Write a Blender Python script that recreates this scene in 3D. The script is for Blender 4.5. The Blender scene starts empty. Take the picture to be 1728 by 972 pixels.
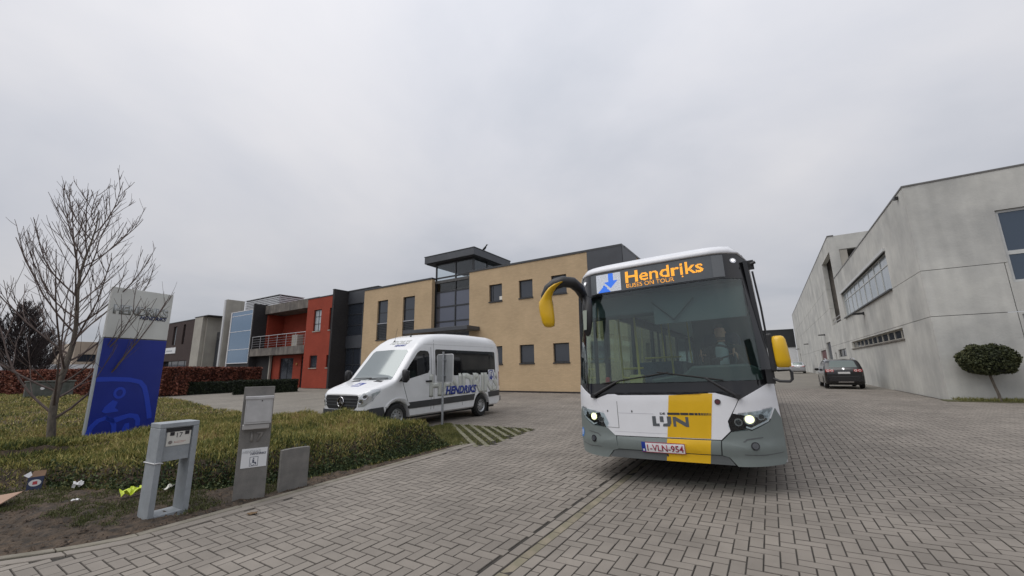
import bpy, bmesh, math, random
import numpy as np
from math import radians, sin, cos, pi, sqrt, atan2, tan
from mathutils import Vector, Matrix
from mathutils.bvhtree import BVHTree
from mathutils.geometry import tessellate_polygon

random.seed(7)
RNG = np.random.default_rng(7)
SC = bpy.context.scene
COL = SC.collection

# ------------------------------------------------------------------ camera
cam_data = bpy.data.cameras.new('camera')
cam_data.sensor_fit = 'HORIZONTAL'
cam_data.sensor_width = 36.0
cam_data.lens = 36.0 * 675.77 / 1728.0
cam_data.clip_start = 0.05
cam_data.clip_end = 2000.0
cam = bpy.data.objects.new('camera', cam_data)
COL.objects.link(cam)
_yaw, _pitch, _roll = radians(32.135), radians(11.463), radians(-0.908)
_f = Vector((-sin(_yaw) * cos(_pitch), cos(_yaw) * cos(_pitch), sin(_pitch)))
_r0 = Vector((cos(_yaw), sin(_yaw), 0.0))
_u0 = _r0.cross(_f)
_r = cos(_roll) * _r0 + sin(_roll) * _u0
_u = -sin(_roll) * _r0 + cos(_roll) * _u0
cam.matrix_world = Matrix(((_r.x, _u.x, -_f.x, 0.0), (_r.y, _u.y, -_f.y, 0.0), (_r.z, _u.z, -_f.z, 1.52), (0, 0, 0, 1)))
SC.camera = cam

# ------------------------------------------------------------------ sky, sun, exposure
SUN_EL, SUN_AZ = radians(56), radians(222)      # azimuth clockwise from +Y: behind the camera
world = bpy.data.worlds.new('World')
SC.world = world
world.use_nodes = True
wn, wl = world.node_tree.nodes, world.node_tree.links
wn.clear()
w_out = wn.new('ShaderNodeOutputWorld')
w_sky = wn.new('ShaderNodeTexSky')
w_sky.sky_type = 'NISHITA'
w_sky.sun_disc = False
w_sky.sun_elevation = SUN_EL
w_sky.sun_rotation = SUN_AZ
w_bg1 = wn.new('ShaderNodeBackground'); w_bg1.inputs[1].default_value = 0.10
wl.new(w_sky.outputs[0], w_bg1.inputs[0])
w_tc = wn.new('ShaderNodeTexCoord')
w_sep = wn.new('ShaderNodeSeparateXYZ'); wl.new(w_tc.outputs['Generated'], w_sep.inputs[0])
w_add = wn.new('ShaderNodeMath'); w_add.operation = 'ADD'; w_add.inputs[1].default_value = 0.22
w_abs = wn.new('ShaderNodeMath'); w_abs.operation = 'ABSOLUTE'; wl.new(w_sep.outputs[2], w_abs.inputs[0])
wl.new(w_abs.outputs[0], w_add.inputs[0])
w_dx = wn.new('ShaderNodeMath'); w_dx.operation = 'DIVIDE'; wl.new(w_sep.outputs[0], w_dx.inputs[0]); wl.new(w_add.outputs[0], w_dx.inputs[1])
w_dy = wn.new('ShaderNodeMath'); w_dy.operation = 'DIVIDE'; wl.new(w_sep.outputs[1], w_dy.inputs[0]); wl.new(w_add.outputs[0], w_dy.inputs[1])
w_cmb = wn.new('ShaderNodeCombineXYZ'); wl.new(w_dx.outputs[0], w_cmb.inputs[0]); wl.new(w_dy.outputs[0], w_cmb.inputs[1])
w_n1 = wn.new('ShaderNodeTexNoise'); w_n1.inputs['Scale'].default_value = 0.85; w_n1.inputs['Detail'].default_value = 7.0; w_n1.inputs['Roughness'].default_value = 0.5; w_n1.inputs['Distortion'].default_value = 0.25
wl.new(w_cmb.outputs[0], w_n1.inputs['Vector'])
w_ramp = wn.new('ShaderNodeValToRGB')
e = w_ramp.color_ramp.elements
e[0].position = 0.33; e[0].color = (0.47, 0.495, 0.55, 1)
e[1].position = 0.66; e[1].color = (0.68, 0.675, 0.70, 1)
_m = e.new(0.49); _m.color = (0.585, 0.595, 0.64, 1)
wl.new(w_n1.outputs['Fac'], w_ramp.inputs[0])
w_bg2 = wn.new('ShaderNodeBackground'); w_bg2.inputs[1].default_value = 1.0
# an overcast sky is dimmer at the horizon than overhead (about 1 : 2.4, as in a real cloud cover)
w_gr = wn.new('ShaderNodeMath'); w_gr.operation = 'MULTIPLY_ADD'; w_gr.inputs[1].default_value = 0.78; w_gr.inputs[2].default_value = 0.65
wl.new(w_abs.outputs[0], w_gr.inputs[0])
w_mul = wn.new('ShaderNodeVectorMath'); w_mul.operation = 'SCALE'
wl.new(w_ramp.outputs[0], w_mul.inputs[0]); wl.new(w_gr.outputs[0], w_mul.inputs['Scale'])
wl.new(w_mul.outputs[0], w_bg2.inputs[0])
w_mix = wn.new('ShaderNodeMixShader'); w_mix.inputs[0].default_value = 0.95
wl.new(w_bg1.outputs[0], w_mix.inputs[1]); wl.new(w_bg2.outputs[0], w_mix.inputs[2])
wl.new(w_mix.outputs[0], w_out.inputs[0])

sun_data = bpy.data.lights.new('sun', 'SUN')
sun_data.energy = 1.3
sun_data.angle = radians(60)
sun_data.color = (1.0, 0.965, 0.92)
sun = bpy.data.objects.new('sun', sun_data)
COL.objects.link(sun)
_sd = Vector((sin(SUN_AZ) * cos(SUN_EL), cos(SUN_AZ) * cos(SUN_EL), sin(SUN_EL)))
sun.rotation_euler = _sd.to_track_quat('Z', 'Y').to_euler()
sun.location = _sd * 60

vs = SC.view_settings
vs.view_transform = 'Standard'; vs.look = 'None'; vs.exposure = 0.2; vs.gamma = 1.0; vs.use_curve_mapping = False

# ------------------------------------------------------------------ materials
MATS = {}
def mat(name, col, rough=0.6, metal=0.0, var=0.0, vscale=4.0, col2=None, bump=0.0, bscale=40.0, spec=0.5, emit=None, estr=0.0,
        coat=0.0, streak=0.0, stretch=(1, 1, 1), island=0.0, detail=6.0, world=False, broad=0.0):
    if name in MATS: return MATS[name]
    m = bpy.data.materials.new(name); m.use_nodes = True
    nt = m.node_tree; N, L = nt.nodes, nt.links
    b = N['Principled BSDF']
    b.inputs['Base Color'].default_value = (*col, 1)
    b.inputs['Roughness'].default_value = rough
    b.inputs['Metallic'].default_value = metal
    b.inputs['Specular IOR Level'].default_value = spec
    b.inputs['Coat Weight'].default_value = coat
    if emit:
        b.inputs['Emission Color'].default_value = (*emit, 1); b.inputs['Emission Strength'].default_value = estr
    tc = N.new('ShaderNodeTexCoord')
    CO = N.new('ShaderNodeNewGeometry').outputs['Position'] if world else tc.outputs['Object']
    src = None
    if var or col2:
        mp = N.new('ShaderNodeMapping'); mp.inputs['Scale'].default_value = stretch
        L.new(CO, mp.inputs[0])
        n = N.new('ShaderNodeTexNoise'); n.inputs['Scale'].default_value = vscale; n.inputs['Detail'].default_value = detail
        n.inputs['Roughness'].default_value = 0.62
        L.new(mp.outputs[0], n.inputs['Vector'])
        r = N.new('ShaderNodeValToRGB')
        c2 = col2 if col2 else tuple(c * (1 - var) for c in col)
        c1 = col if col2 else tuple(min(1, c * (1 + var)) for c in col)
        r.color_ramp.elements[0].position = 0.36; r.color_ramp.elements[0].color = (*c2, 1)
        r.color_ramp.elements[1].position = 0.64; r.color_ramp.elements[1].color = (*c1, 1)
        L.new(n.outputs['Fac'], r.inputs[0]); src = r.outputs[0]
        rr = N.new('ShaderNodeMapRange'); rr.inputs['To Min'].default_value = max(0, rough - 0.08); rr.inputs['To Max'].default_value = min(1, rough + 0.08)
        L.new(n.outputs['Fac'], rr.inputs[0]); L.new(rr.outputs[0], b.inputs['Roughness'])
    if streak:
        mp = N.new('ShaderNodeMapping'); mp.inputs['Scale'].default_value = (3.2, 3.2, 0.16)
        L.new(CO, mp.inputs[0])
        n = N.new('ShaderNodeTexNoise'); n.inputs['Scale'].default_value = 1.0; n.inputs['Detail'].default_value = 5
        L.new(mp.outputs[0], n.inputs['Vector'])
        r = N.new('ShaderNodeMapRange'); r.inputs['From Min'].default_value = 0.3; r.inputs['From Max'].default_value = 0.65
        r.inputs['To Min'].default_value = 1 - streak; r.inputs['To Max'].default_value = 1.0
        L.new(n.outputs['Fac'], r.inputs[0])
        mx = N.new('ShaderNodeMix'); mx.data_type = 'RGBA'; mx.blend_type = 'MULTIPLY'; mx.inputs[0].default_value = 1
        if src: L.new(src, mx.inputs[6])
        else: mx.inputs[6].default_value = (*col, 1)
        L.new(r.outputs[0], mx.inputs[7]); src = mx.outputs[2]
    if broad:
        n = N.new('ShaderNodeTexNoise'); n.inputs['Scale'].default_value = 0.42; n.inputs['Detail'].default_value = 5; n.inputs['Roughness'].default_value = 0.65
        L.new(CO, n.inputs['Vector'])
        r = N.new('ShaderNodeMapRange'); r.inputs['From Min'].default_value = 0.33; r.inputs['From Max'].default_value = 0.62
        r.inputs['To Min'].default_value = 1 - broad; r.inputs['To Max'].default_value = 1 + broad * 0.4
        L.new(n.outputs['Fac'], r.inputs[0])
        mx = N.new('ShaderNodeMix'); mx.data_type = 'RGBA'; mx.blend_type = 'MULTIPLY'; mx.inputs[0].default_value = 1
        if src: L.new(src, mx.inputs[6])
        else: mx.inputs[6].default_value = (*col, 1)
        L.new(r.outputs[0], mx.inputs[7]); src = mx.outputs[2]
    if island:
        g = N.new('ShaderNodeNewGeometry'); oi = N.new('ShaderNodeObjectInfo')
        a = N.new('ShaderNodeMath'); a.operation = 'ADD'; L.new(g.outputs['Random Per Island'], a.inputs[0]); L.new(oi.outputs['Random'], a.inputs[1])
        f = N.new('ShaderNodeMath'); f.operation = 'FRACT'; L.new(a.outputs[0], f.inputs[0])
        r = N.new('ShaderNodeMapRange'); r.inputs['To Min'].default_value = 1 - island; r.inputs['To Max'].default_value = 1 + island
        L.new(f.outputs[0], r.inputs[0])
        mx = N.new('ShaderNodeMix'); mx.data_type = 'RGBA'; mx.blend_type = 'MULTIPLY'; mx.inputs[0].default_value = 1
        if src: L.new(src, mx.inputs[6])
        else: mx.inputs[6].default_value = (*col, 1)
        L.new(r.outputs[0], mx.inputs[7]); src = mx.outputs[2]
    if src: L.new(src, b.inputs['Base Color'])
    if bump:
        n = N.new('ShaderNodeTexNoise'); n.inputs['Scale'].default_value = bscale; n.inputs['Detail'].default_value = 5
        L.new(CO, n.inputs['Vector'])
        bp = N.new('ShaderNodeBump'); bp.inputs['Strength'].default_value = bump; bp.inputs['Distance'].default_value = 0.02
        L.new(n.outputs['Fac'], bp.inputs['Height']); L.new(bp.outputs[0], b.inputs['Normal'])
    MATS[name] = m
    return m

def leafmat(name, stops, rough=0.6):
    """foliage: colour per leaf island"""
    m = bpy.data.materials.new(name); m.use_nodes = True
    N, L = m.node_tree.nodes, m.node_tree.links
    b = N['Principled BSDF']; b.inputs['Roughness'].default_value = rough; b.inputs['Specular IOR Level'].default_value = 0.25
    g = N.new('ShaderNodeNewGeometry'); r = N.new('ShaderNodeValToRGB')
    r.color_ramp.elements[0].color = (*stops[0], 1); r.color_ramp.elements[1].color = (*stops[-1], 1)
    for i, c in enumerate(stops[1:-1]):
        e = r.color_ramp.elements.new((i + 1) / (len(stops) - 1)); e.color = (*c, 1)
    tc = N.new('ShaderNodeTexCoord'); n = N.new('ShaderNodeTexNoise'); n.inputs['Scale'].default_value = 0.9; n.inputs['Detail'].default_value = 4
    L.new(tc.outputs['Object'], n.inputs['Vector'])
    a = N.new('ShaderNodeMath'); a.operation = 'MULTIPLY_ADD'; a.inputs[1].default_value = 1.5; L.new(n.outputs['Fac'], a.inputs[0]); a.inputs[2].default_value = -0.68
    s = N.new('ShaderNodeMath'); s.operation = 'MULTIPLY_ADD'; s.inputs[1].default_value = 0.75; L.new(g.outputs['Random Per Island'], s.inputs[0]); L.new(a.outputs[0], s.inputs[2])
    L.new(s.outputs[0], r.inputs[0]); L.new(r.outputs[0], b.inputs['Base Color'])
    MATS[name] = m
    return m

def glassmat(name, tint=(0.55, 0.62, 0.6), refl=0.9, base=0.05):
    """clear pane: tinted transparency under a fresnel mirror layer"""
    m = bpy.data.materials.new(name); m.use_nodes = True
    N, L = m.node_tree.nodes, m.node_tree.links
    N.clear()
    o = N.new('ShaderNodeOutputMaterial'); t = N.new('ShaderNodeBsdfTransparent'); t.inputs[0].default_value = (*tint, 1)
    g = N.new('ShaderNodeBsdfGlossy'); g.inputs['Roughness'].default_value = 0.02; g.inputs[0].default_value = (refl, refl, refl, 1)
    lw = N.new('ShaderNodeLayerWeight'); lw.inputs[0].default_value = 0.5
    pw = N.new('ShaderNodeMath'); pw.operation = 'POWER'; pw.inputs[1].default_value = 4.0; L.new(lw.outputs['Facing'], pw.inputs[0])
    f = N.new('ShaderNodeMath'); f.operation = 'MULTIPLY_ADD'; f.inputs[1].default_value = 1 - base; f.inputs[2].default_value = base; L.new(pw.outputs[0], f.inputs[0])
    x = N.new('ShaderNodeMixShader'); L.new(f.outputs[0], x.inputs[0]); L.new(t.outputs[0], x.inputs[1]); L.new(g.outputs[0], x.inputs[2])
    L.new(x.outputs[0], o.inputs[0])
    MATS[name] = m
    return m

def brickmat(name, c1, c2, mortar, bw=0.21, bh=0.065, mort=0.012, axis='XZ', rough=0.85, bump=0.4, bias=0.0, vary=0.12):
    m = bpy.data.materials.new(name); m.use_nodes = True
    N, L = m.node_tree.nodes, m.node_tree.links
    b = N['Principled BSDF']; b.inputs['Roughness'].default_value = rough; b.inputs['Specular IOR Level'].default_value = 0.25
    tc = N.new('ShaderNodeTexCoord'); sp = N.new('ShaderNodeSeparateXYZ'); L.new(tc.outputs['Object'], sp.inputs[0])
    ad = N.new('ShaderNodeMath'); ad.operation = 'ADD'
    cb = N.new('ShaderNodeCombineXYZ')
    if axis == 'XZ':
        L.new(sp.outputs[0], ad.inputs[0]); L.new(sp.outputs[1], ad.inputs[1]); L.new(ad.outputs[0], cb.inputs[0]); L.new(sp.outputs[2], cb.inputs[1])
    else:
        L.new(sp.outputs[0], cb.inputs[0]); L.new(sp.outputs[1], cb.inputs[1])
    br = N.new('ShaderNodeTexBrick'); L.new(cb.outputs[0], br.inputs['Vector'])
    br.inputs['Color1'].default_value = (*c1, 1); br.inputs['Color2'].default_value = (*c2, 1); br.inputs['Mortar'].default_value = (*mortar, 1)
    br.inputs['Scale'].default_value = 1.0; br.inputs['Mortar Size'].default_value = mort; br.inputs['Brick Width'].default_value = bw; br.inputs['Row Height'].default_value = bh
    br.inputs['Bias'].default_value = bias
    n = N.new('ShaderNodeTexNoise'); n.inputs['Scale'].default_value = 0.7; n.inputs['Detail'].default_value = 6; L.new(tc.outputs['Object'], n.inputs['Vector'])
    r = N.new('ShaderNodeMapRange'); r.inputs['From Min'].default_value = .3; r.inputs['From Max'].default_value = .7; r.inputs['To Min'].default_value = 1 - vary; r.inputs['To Max'].default_value = 1 + vary * .6; L.new(n.outputs['Fac'], r.inputs[0])
    mx = N.new('ShaderNodeMix'); mx.data_type = 'RGBA'; mx.blend_type = 'MULTIPLY'; mx.inputs[0].default_value = 1
    L.new(br.outputs['Color'], mx.inputs[6]); L.new(r.outputs[0], mx.inputs[7]); L.new(mx.outputs[2], b.inputs['Base Color'])
    bp = N.new('ShaderNodeBump'); bp.inputs['Strength'].default_value = bump; bp.inputs['Distance'].default_value = 0.01; bp.invert = True
    L.new(br.outputs['Fac'], bp.inputs['Height']); L.new(bp.outputs[0], b.inputs['Normal'])
    MATS[name] = m
    return m

# ------------------------------------------------------------------ mesh helpers
class MB:
    """collects geometry for ONE mesh object"""
    def __init__(s): s.v = []; s.f = []; s.mi = []; s.cm = 0
    def add(s, vs, fs):
        o = len(s.v); s.v += [tuple(p) for p in vs]; s.f += [tuple(i + o for i in f) for f in fs]; s.mi += [s.cm] * len(fs); return s
    def box(s, a, b, M=None):
        x0, y0, z0 = a; x1, y1, z1 = b
        P = [(x0, y0, z0), (x1, y0, z0), (x1, y1, z0), (x0, y1, z0), (x0, y0, z1), (x1, y0, z1), (x1, y1, z1), (x0, y1, z1)]
        if M is not None: P = [M @ Vector(p) for p in P]
        return s.add(P, [(0, 3, 2, 1), (4, 5, 6, 7), (0, 1, 5, 4), (1, 2, 6, 5), (2, 3, 7, 6), (3, 0, 4, 7)])
    def prism(s, poly, d0, d1, axis='y'):
        """2D polygon extruded along an axis between d0 and d1. axis y: poly is (x,z); x: (y,z); z: (x,y)"""
        f = {'y': lambda p, d: (p[0], d, p[1]), 'x': lambda p, d: (d, p[0], p[1]), 'z': lambda p, d: (p[0], p[1], d)}[axis]
        n = len(poly); P = [f(p, d0) for p in poly] + [f(p, d1) for p in poly]
        F = [tuple(range(n)), tuple(range(2 * n - 1, n - 1, -1))] + [(i, i + n, (i + 1) % n + n, (i + 1) % n) for i in range(n)]
        return s.add(P, F)
    def tube(s, pts, rad, n=8, cap=True):
        pts = [Vector(p) for p in pts]
        if not hasattr(rad, '__len__'): rad = [rad] * len(pts)
        rings = []; ref = None
        for i, p in enumerate(pts):
            t = (pts[min(i + 1, len(pts) - 1)] - pts[max(i - 1, 0)])
            if t.length < 1e-9: t = Vector((0, 0, 1))
            t.normalize()
            if ref is None: ref = Vector((1, 0, 0)) if abs(t.x) < .8 else Vector((0, 1, 0))
            a = (ref - t * ref.dot(t))
            if a.length < 1e-6: a = t.orthogonal()
            a.normalize(); ref = a; b = t.cross(a)
            rings.append([p + (a * cos(2 * pi * k / n) + b * sin(2 * pi * k / n)) * rad[i] for k in range(n)])
        V = [q for r in rings for q in r]; F = []
        for i in range(len(pts) - 1):
            for k in range(n):
                F.append((i * n + k, i * n + (k + 1) % n, (i + 1) * n + (k + 1) % n, (i + 1) * n + k))
        if cap: F.append(tuple(range(n - 1, -1, -1))); F.append(tuple((len(pts) - 1) * n + k for k in range(n)))
        return s.add(V, F)
    def lathe(s, prof, c=(0, 0, 0), n=24, axis='z', cap=True):
        """prof: (r, h) pairs"""
        V = []; F = []
        for r, h in prof:
            for k in range(n):
                a = 2 * pi * k / n; x, y = r * cos(a), r * sin(a)
                p = {'z': (x, y, h), 'y': (x, h, y), 'x': (h, x, y)}[axis]
                V.append((p[0] + c[0], p[1] + c[1], p[2] + c[2]))
        for i in range(len(prof) - 1):
            for k in range(n): F.append((i * n + k, i * n + (k + 1) % n, (i + 1) * n + (k + 1) % n, (i + 1) * n + k))
        if cap: F.append(tuple(range(n - 1, -1, -1))); F.append(tuple((len(prof) - 1) * n + k for k in range(n)))
        return s.add(V, F)
    def loft(s, rings, closed=True, caps=True):
        n = len(rings[0]); V = [p for r in rings for p in r]; F = []
        for i in range(len(rings) - 1):
            for k in range(n if closed else n - 1): F.append((i * n + k, i * n + (k + 1) % n, (i + 1) * n + (k + 1) % n, (i + 1) * n + k))
        if caps: F.append(tuple(range(n - 1, -1, -1))); F.append(tuple((len(rings) - 1) * n + k for k in range(n)))
        return s.add(V, F)
    def build(s, name, mats, parent=None, smooth=False, bevel=0.0, seg=2, ang=35, sharp=40, loc=None, rot=None):
        me = bpy.data.meshes.new(name)
        me.from_pydata(s.v, [], s.f)
        bm = bmesh.new(); bm.from_mesh(me); bmesh.ops.recalc_face_normals(bm, faces=bm.faces); bm.to_mesh(me); bm.free()
        if not isinstance(mats, (list, tuple)): mats = [mats]
        for m in mats: me.materials.append(m)
        if len(mats) > 1: me.polygons.foreach_set('material_index', s.mi)
        o = bpy.data.objects.new(name, me); COL.objects.link(o)
        if parent is not None: o.parent = parent
        if loc is not None: o.location = loc
        if rot is not None: o.rotation_euler = rot
        if smooth:
            me.polygons.foreach_set('use_smooth', [True] * len(me.polygons))
            me.set_sharp_from_angle(angle=radians(sharp))
        if bevel:
            bv = o.modifiers.new('bevel', 'BEVEL'); bv.width = bevel; bv.segments = seg; bv.limit_method = 'ANGLE'; bv.angle_limit = radians(ang)
        return o

def bxo(name, a, b, m, parent=None, bevel=0.0, **k): return MB().box(a, b).build(name, m, parent, bevel=bevel, **k)

def tag(o, label=None, cat=None, group=None, kind=None):
    if label: o['label'] = label
    if cat: o['category'] = cat
    if group: o['group'] = group
    if kind: o['kind'] = kind
    return o
def thing(name, label, cat, loc=(0, 0, 0), rotz=0.0, group=None, roty=0.0):
    o = bpy.data.objects.new(name, None); COL.objects.link(o); o.empty_display_size = 0.2
    o.location = loc; o.rotation_euler = (0, roty, rotz)
    return tag(o, label, cat, group)
def dup(o, name=None, parent=None):
    c = o.copy(); COL.objects.link(c)
    if parent is not None: c.parent = parent
    if name: c.name = name
    return c
def bigmesh(name, V, F, m, parent=None, smooth=False):
    """fast mesh from numpy arrays; F is (n,3) or (n,4)"""
    V = np.asarray(V, dtype=np.float32); F = np.asarray(F, dtype=np.int32)
    me = bpy.data.meshes.new(name); k = F.shape[1]
    me.vertices.add(len(V)); me.vertices.foreach_set('co', V.ravel())
    me.loops.add(F.size); me.loops.foreach_set('vertex_index', F.ravel())
    me.polygons.add(len(F)); me.polygons.foreach_set('loop_start', np.arange(0, F.size, k, dtype=np.int32))
    me.update(calc_edges=True); me.validate()
    me.materials.append(m)
    me.polygons.foreach_set('use_smooth', [smooth] * len(me.polygons))
    o = bpy.data.objects.new(name, me); COL.objects.link(o)
    if parent is not None: o.parent = parent
    return o

def text_bm(body, size=1.0, bold=0.0, shear=0.0, align='CENTER', space=1.0, width=None, height=None):
    """lettering as a flat bmesh in the XY plane (no font objects stay in the scene)"""
    cu = bpy.data.curves.new('lettering', 'FONT'); cu.body = body; cu.size = size; cu.offset = bold; cu.shear = shear
    cu.align_x = align; cu.align_y = 'CENTER'; cu.space_character = space; cu.resolution_u = 3; cu.fill_mode = 'FRONT'
    ob = bpy.data.objects.new('lettering', cu); COL.objects.link(ob)
    dg = bpy.context.evaluated_depsgraph_get()
    me = bpy.data.meshes.new_from_object(ob.evaluated_get(dg))
    bm = bmesh.new(); bm.from_mesh(me)
    bpy.data.objects.remove(ob); bpy.data.curves.remove(cu); bpy.data.meshes.remove(me)
    bmesh.ops.remove_doubles(bm, verts=bm.verts, dist=1e-5 * size)
    xs = [v.co.x for v in bm.verts]; ys = [v.co.y for v in bm.verts]
    cx, cy = (min(xs) + max(xs)) / 2, (min(ys) + max(ys)) / 2
    sx = width / (max(xs) - min(xs)) if width else 1.0
    sy = height / (max(ys) - min(ys)) if height else sx
    for v in bm.verts: v.co.x = (v.co.x - cx) * sx; v.co.y = (v.co.y - cy) * sy
    return bm
def bm_obj(name, bm, m, parent=None):
    me = bpy.data.meshes.new(name); bm.to_mesh(me); bm.free(); me.materials.append(m)
    o = bpy.data.objects.new(name, me); COL.objects.link(o)
    if parent is not None: o.parent = parent
    return o
def text_on(name, body, m, parent, origin, ux, uy, width=None, height=None, thick=0.002, **k):
    """lettering laid on a plane given by its centre and its right / up vectors"""
    bm = text_bm(body, width=width, height=height, **k)
    ux, uy = Vector(ux).normalized(), Vector(uy).normalized(); uz = ux.cross(uy); o = Vector(origin)
    r = bmesh.ops.extrude_face_region(bm, geom=bm.faces[:])
    for v in [g for g in r['geom'] if isinstance(g, bmesh.types.BMVert)]: v.co.z += thick
    for v in bm.verts: v.co = o + ux * v.co.x + uy * v.co.y + uz * v.co.z
    bmesh.ops.recalc_face_normals(bm, faces=bm.faces)
    return bm_obj(name, bm, m, parent)

def gridcut(bm, axis, lo, hi, step):
    no = Vector((0, 0, 0)); no[axis] = 1
    t = math.floor(lo / step) * step + step
    while t < hi - 1e-6:
        co = Vector((0, 0, 0)); co[axis] = t
        bmesh.ops.bisect_plane(bm, geom=bm.verts[:] + bm.edges[:] + bm.faces[:], plane_co=co, plane_no=no, dist=1e-6)
        t += step
def patch(name, poly, surf, m, parent=None, off=0.004, thick=0.012, step=0.08, smooth=True, bm=None, bevel=0.0):
    """a flat outline (a,b) laid on a curved surface: surf(a,b) -> (point, outward normal)"""
    if bm is None:
        bm = bmesh.new()
        vs = [bm.verts.new((p[0], p[1], 0)) for p in poly]
        f = bm.faces.new(vs)
        bmesh.ops.triangulate(bm, faces=[f], ngon_method='EAR_CLIP')
    xs = [v.co.x for v in bm.verts]; ys = [v.co.y for v in bm.verts]
    if step:
        gridcut(bm, 0, min(xs), max(xs), step); gridcut(bm, 1, min(ys), max(ys), step)
    data = {}
    for v in bm.verts:
        p, n = surf(v.co.x, v.co.y); data[v.index if False else v] = (Vector(p), Vector(n))
    r = bmesh.ops.extrude_face_region(bm, geom=bm.faces[:])
    new = [g for g in r['geom'] if isinstance(g, bmesh.types.BMVert)]
    for v in new:
        p, n = surf(v.co.x, v.co.y); v.co = Vector(p) + Vector(n) * off
    for v, (p, n) in data.items():
        if v.is_valid: v.co = p + n * (off - thick)
    bmesh.ops.recalc_face_normals(bm, faces=bm.faces)
    if smooth:
        for f in bm.faces: f.smooth = True
    o = bm_obj(name, bm, m, parent)
    if smooth: o.data.set_sharp_from_angle(angle=radians(35))
    if bevel:
        bv = o.modifiers.new('bevel', 'BEVEL'); bv.width = bevel; bv.segments = 2; bv.limit_method = 'ANGLE'; bv.angle_limit = radians(50)
    return o
def rpoly(x0, y0, x1, y1, r, n=4):
    """rounded rectangle outline"""
    P = []
    for cx, cy, a0 in ((x1 - r, y1 - r, 0), (x0 + r, y1 - r, 90), (x0 + r, y0 + r, 180), (x1 - r, y0 + r, 270)):
        for k in range(n + 1):
            a = radians(a0 + 90 * k / n); P.append((cx + r * cos(a), cy + r * sin(a)))
    return P
def circ(cx, cy, r, n=20, ry=None):
    ry = ry or r
    return [(cx + r * cos(2 * pi * k / n), cy + ry * sin(2 * pi * k / n)) for k in range(n)]
def rsurf(bvh, axis, start, direction, fallback=None):
    """surface by casting rays on a hull: axis maps (a,b) to a start point"""
    d = Vector(direction)
    def f(a, b):
        p, n, i, t = bvh.ray_cast(Vector(axis(a, b)), d)
        if p is None:
            best = bvh.find_nearest(Vector(axis(a, b)) + d * start)
            p, n = best[0], best[1]
        if n.dot(d) > 0: n = -n
        return p, n
    return f
def bvh_of(o):
    bm = bmesh.new(); bm.from_mesh(o.data); t = BVHTree.FromBMesh(bm); bm.free(); return t

def smooth01(t): t = min(1, max(0, t)); return t * t * (3 - 2 * t)
def gz(x, y):
    """height of the paved ground: a drain line at x=-1.9, rising to the right and towards the buildings"""
    lat = 0.026 * min(max(x + 1.9, 0), 6.5)
    s = smooth01((y - 11) / 9.0)
    return lat * (1 - s) + 0.2 * s + max(0, y - 30) * 0.003
def gz_np(X, Y):
    lat = 0.026 * np.clip(X + 1.9, 0, 6.5); t = np.clip((Y - 11) / 9.0, 0, 1); s = t * t * (3 - 2 * t)
    return lat * (1 - s) + 0.2 * s + np.maximum(0, Y - 30) * 0.003

# ------------------------------------------------------------------ palette
WHITE = mat('white_paint', (0.80, 0.80, 0.81), 0.28, coat=0.4, var=0.03, vscale=2)
BLACKGLOSS = mat('black_gloss', (0.012, 0.012, 0.014), 0.12, coat=0.3)
BLACKPL = mat('black_plastic', (0.018, 0.018, 0.02), 0.45, var=0.2, vscale=12)
RUBBER = mat('rubber', (0.018, 0.018, 0.018), 0.8)
DARKGREY = mat('dark_grey', (0.05, 0.052, 0.055), 0.5, var=0.15, vscale=3)
CHROME = mat('chrome', (0.7, 0.7, 0.72), 0.15, 1.0)
ALU = mat('aluminium', (0.55, 0.56, 0.58), 0.38, 0.8, var=0.1, vscale=8)
GALV = mat('galvanised_steel', (0.42, 0.44, 0.46), 0.45, 0.6, var=0.15, vscale=14)

# ================================================================== THE GROUND
def KX(y): return -5.35 - 0.035 * (y - 1.65) if y > 1.65 else -5.35 - 0.55 * (1.65 - y) ** 1.5
def KN(y): return sqrt(1 + (0.825 * sqrt(1.65 - y)) ** 2) if y < 1.65 else 1.0
PAV = mat('concrete_pavers', (0.236, 0.211, 0.183), 0.8, var=0.12, vscale=1.1, bump=0.3, bscale=160, island=0.085, spec=0.35, detail=9, world=True, broad=0.17)
PEDGE = mat('dirty_paver_edge', (0.105, 0.093, 0.08), 0.9, var=0.25, vscale=9)
JOINT = mat('sand_joint', (0.04, 0.036, 0.03), 0.95, var=0.35, vscale=5)
GUT = mat('mossy_drain_stone', (0.245, 0.21, 0.155), 0.85, col2=(0.17, 0.158, 0.105), vscale=6, bump=0.4, bscale=120, island=0.12)
KERB = mat('kerb_concrete', (0.235, 0.212, 0.175), 0.85, col2=(0.155, 0.142, 0.105), vscale=5, bump=0.35, bscale=110, island=0.08)
FARPAV = brickmat('far_paving', (0.24, 0.222, 0.19), (0.205, 0.19, 0.165), (0.15, 0.138, 0.118), 0.22, 0.11, 0.006, axis='XY', bump=0.1, vary=0.15)
EARTH = mat('bare_earth', (0.095, 0.07, 0.05), 0.95, col2=(0.045, 0.034, 0.025), vscale=7, bump=0.9, bscale=30)

# one big sheet of land to the horizon
def ground_sheet():
    xs = np.concatenate([np.linspace(-900, -70, 6), np.linspace(-60, 30, 61), np.linspace(60, 900, 5)])
    ys = np.concatenate([np.linspace(-300, -20, 4), np.linspace(-10, 50, 61), np.linspace(70, 1200, 8)])
    X, Y = np.meshgrid(xs, ys); Z = gz_np(X, np.minimum(Y, 110)) - 0.06
    V = np.stack([X.ravel(), Y.ravel(), Z.ravel()], 1); nx = len(xs)
    I = np.array([[j * nx + i, j * nx + i + 1, (j + 1) * nx + i + 1, (j + 1) * nx + i] for j in range(len(ys) - 1) for i in range(nx - 1)])
    return bigmesh('ground', V, I, EARTH)
tag(ground_sheet(), kind='structure')

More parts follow.
